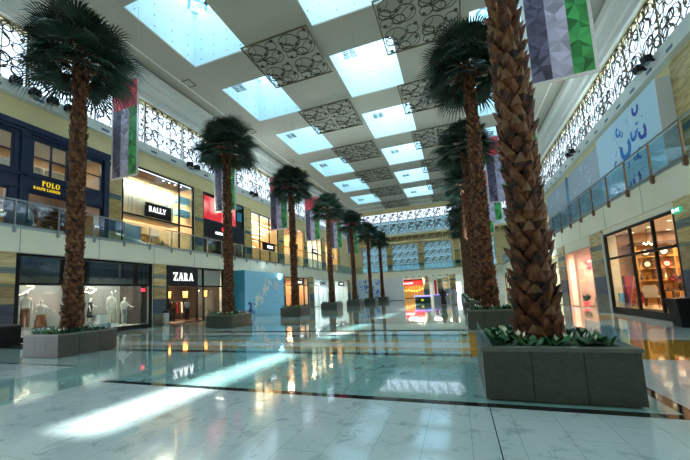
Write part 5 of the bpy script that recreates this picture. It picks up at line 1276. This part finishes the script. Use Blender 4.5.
X0, X1, s = room('right', 1, 12.0, 17.6, ZF + .02, 10.9, 3.0, 'wood_gold', 500, (1, .8, .5), 'wood')
front('right', 1, 12.0, 17.6, ZF, 10.95, [14, 16], [8], 'black_metal', 'golden shop front high at the right edge of the upper gallery')
for k, (a, b) in enumerate(((45.4, 52), (53, 60))):
    shop('right', 1, a, b, ZF, 10.9, 'warm_plaster', 300, (1, .8, .55), 'wood_gold', ('tall lit shop front far along the right upper gallery, %s' % ('nearer' if k == 0 else 'farther'), 'far right upper shop'), ((a+b)/2,), (8.0,), goods=False)

# --- far end, ground floor
r = thing('white_hoarding', (-15, 61.2, 0), 'pale hoarding with blue spots standing at the far left end', 'hoarding'); m = MB(); m.box(-18.2, -12.9, 61.2, 61.6, 0, 4.05); m.build('board', 'mark_pale', r)
marks((('blue_shapes', 'mark_blue', 40), ('navy_shapes', 'mark_navy', 16)), 61.19, -17.8, -13.2, .3, 3.8, 20, (.14, .34), r, wall='e')
r = thing('plain_hoarding', (-11, 60.6, 0), 'plain off white hoarding wall right of the spotted one at the far end', 'hoarding'); m = MB(); m.box(-12.85, -9.0, 60.6, 61.0, 0, 4.05); m.box(-12.85, -9.0, 60.59, 60.6, 0, .12, 1); m.build('board', ['hoarding_white', 'cloth_grey'], r)
r = thing('red_shop', (-8.7, 74, 0), 'small shop with a glowing red sign band deep in the far concourse', 'shop'); m = MB(); m.box(-11.4, -6.2, 74.3, 77, 0, 4.0, 0); m.build('box', 'dark_plaster', r)
m = MB(); m.box(-11.3, -6.3, 74.15, 74.3, 2.75, 3.7); p = m.build('sign_band', 'red_sign', r); m = MB(); m.box(-10.9, -9.0, 74.12, 74.15, 3.1, 3.35); m.build('sign_marks', 'white_letter', p)
m = MB(); m.box(-11.2, -6.4, 74.2, 74.3, .1, 2.7); m.build('window_glow', 'lamp_warm_dim' if 'lamp_warm_dim' in MATS else 'wood_gold', r)
for i in range(9):
    x = -11 + i*.55; z = rnd.uniform(1.5, 2.1); m = MB(); m.sphere((x, 74.0, z), .16, 6); m.tube([(x, 74.0, z), (x, 74.0, 2.75)], .01, 4); tag(m.build('hanging_lamp', 'lamp_warm'), 'small orange lamp hanging before the red sign shop, %s from the left' % ORD[i], 'lamp', 'orange lamps at the red shop')
for i, x in enumerate((-5.6, -4.7)):
    m = MB(); m.box(x, x + .5, 73.9, 74.0, 0, 3.6); tag(m.build('upright_panel', 'white_paint' if i == 0 else 'red_cloth'), '%s upright panel right of the red sign shop' % ('white', 'dark red')[i], 'panel')
r = thing('information_kiosk', (-4.2, 43.4, 0), 'low dark green kiosk counter with violet lit top in the middle of the hall', 'kiosk')
m = MB(); m.lathe([(.9, 0), (.95, .1), (.95, .78), (.85, .8)], (0, 0, 0), 24); b_ = m.build('counter', 'hoarding_blue_dark', r, local=True); b_.scale = (1.0, .6, 1)
b_.data.materials[0] = mat('kiosk_green', '#143a30', .3)
mat('violet_glow', '#8a80d8', .4, emit='#8f84e8', estr=1.0)
m = MB(); m.lathe([(1.0, .8), (1.02, .86), (1.0, .95), (.3, .96)], (0, 0, 0), 24); c_ = m.build('lit_top', 'violet_glow', r, local=True); c_.scale = (1.05, .65, 1)
m = MB(); m.box(-.14, .14, -.6, -.57, .3, .5); m.build('yellow_notice', 'gold_letter', r, local=True)
r = thing('counter_desk', (-2.3, 45, 0), 'long pale counter desk right of the violet lit kiosk', 'counter'); m = MB(); m.box(-3.0, -1.3, 44.6, 45.4, 0, .9); m.build('body', 'cloth_grey', r); m = MB(); m.box(-3.05, -1.25, 44.55, 45.45, .9, .96); m.build('top', 'violet_glow', r)
for i, (x, y) in enumerate(((-7.0, 66), (-4, 69), (-1, 66), (2.2, 69), (-9, 71), (4.8, 72), (-3, 84), (-10, 86), (2, 84))):
    l = bpy.data.lights.new('concourse_lamp', 'AREA'); l.size = 1.6; l.energy = 90; l.color = (1, .93, .82); o = bpy.data.objects.new('concourse_lamp', l); COL.objects.link(o); o.location = (x, y, 3.98)
m = MB(); m.box(-1.4, .6, 88, 88.2, 0, 3.2); tag(m.build('bright_shop_window', mat('shop_glow', '#ffffff', .5, emit='#e8f4ff', estr=1.1)), 'bright white shop window at the very end of the concourse', 'shop window')
for i in range(8):
    m = MB(); x = -8.6 + i*1.15; m.lathe([(.1, -.16), (.13, 0)], (x, YE + .3, 4.12), 8); tag(m.build('soffit_spotlight', 'black_metal'), 'small black spotlight under the end gallery edge, %s from the left' % ORD[i], 'spotlight', 'spotlights under the end gallery')
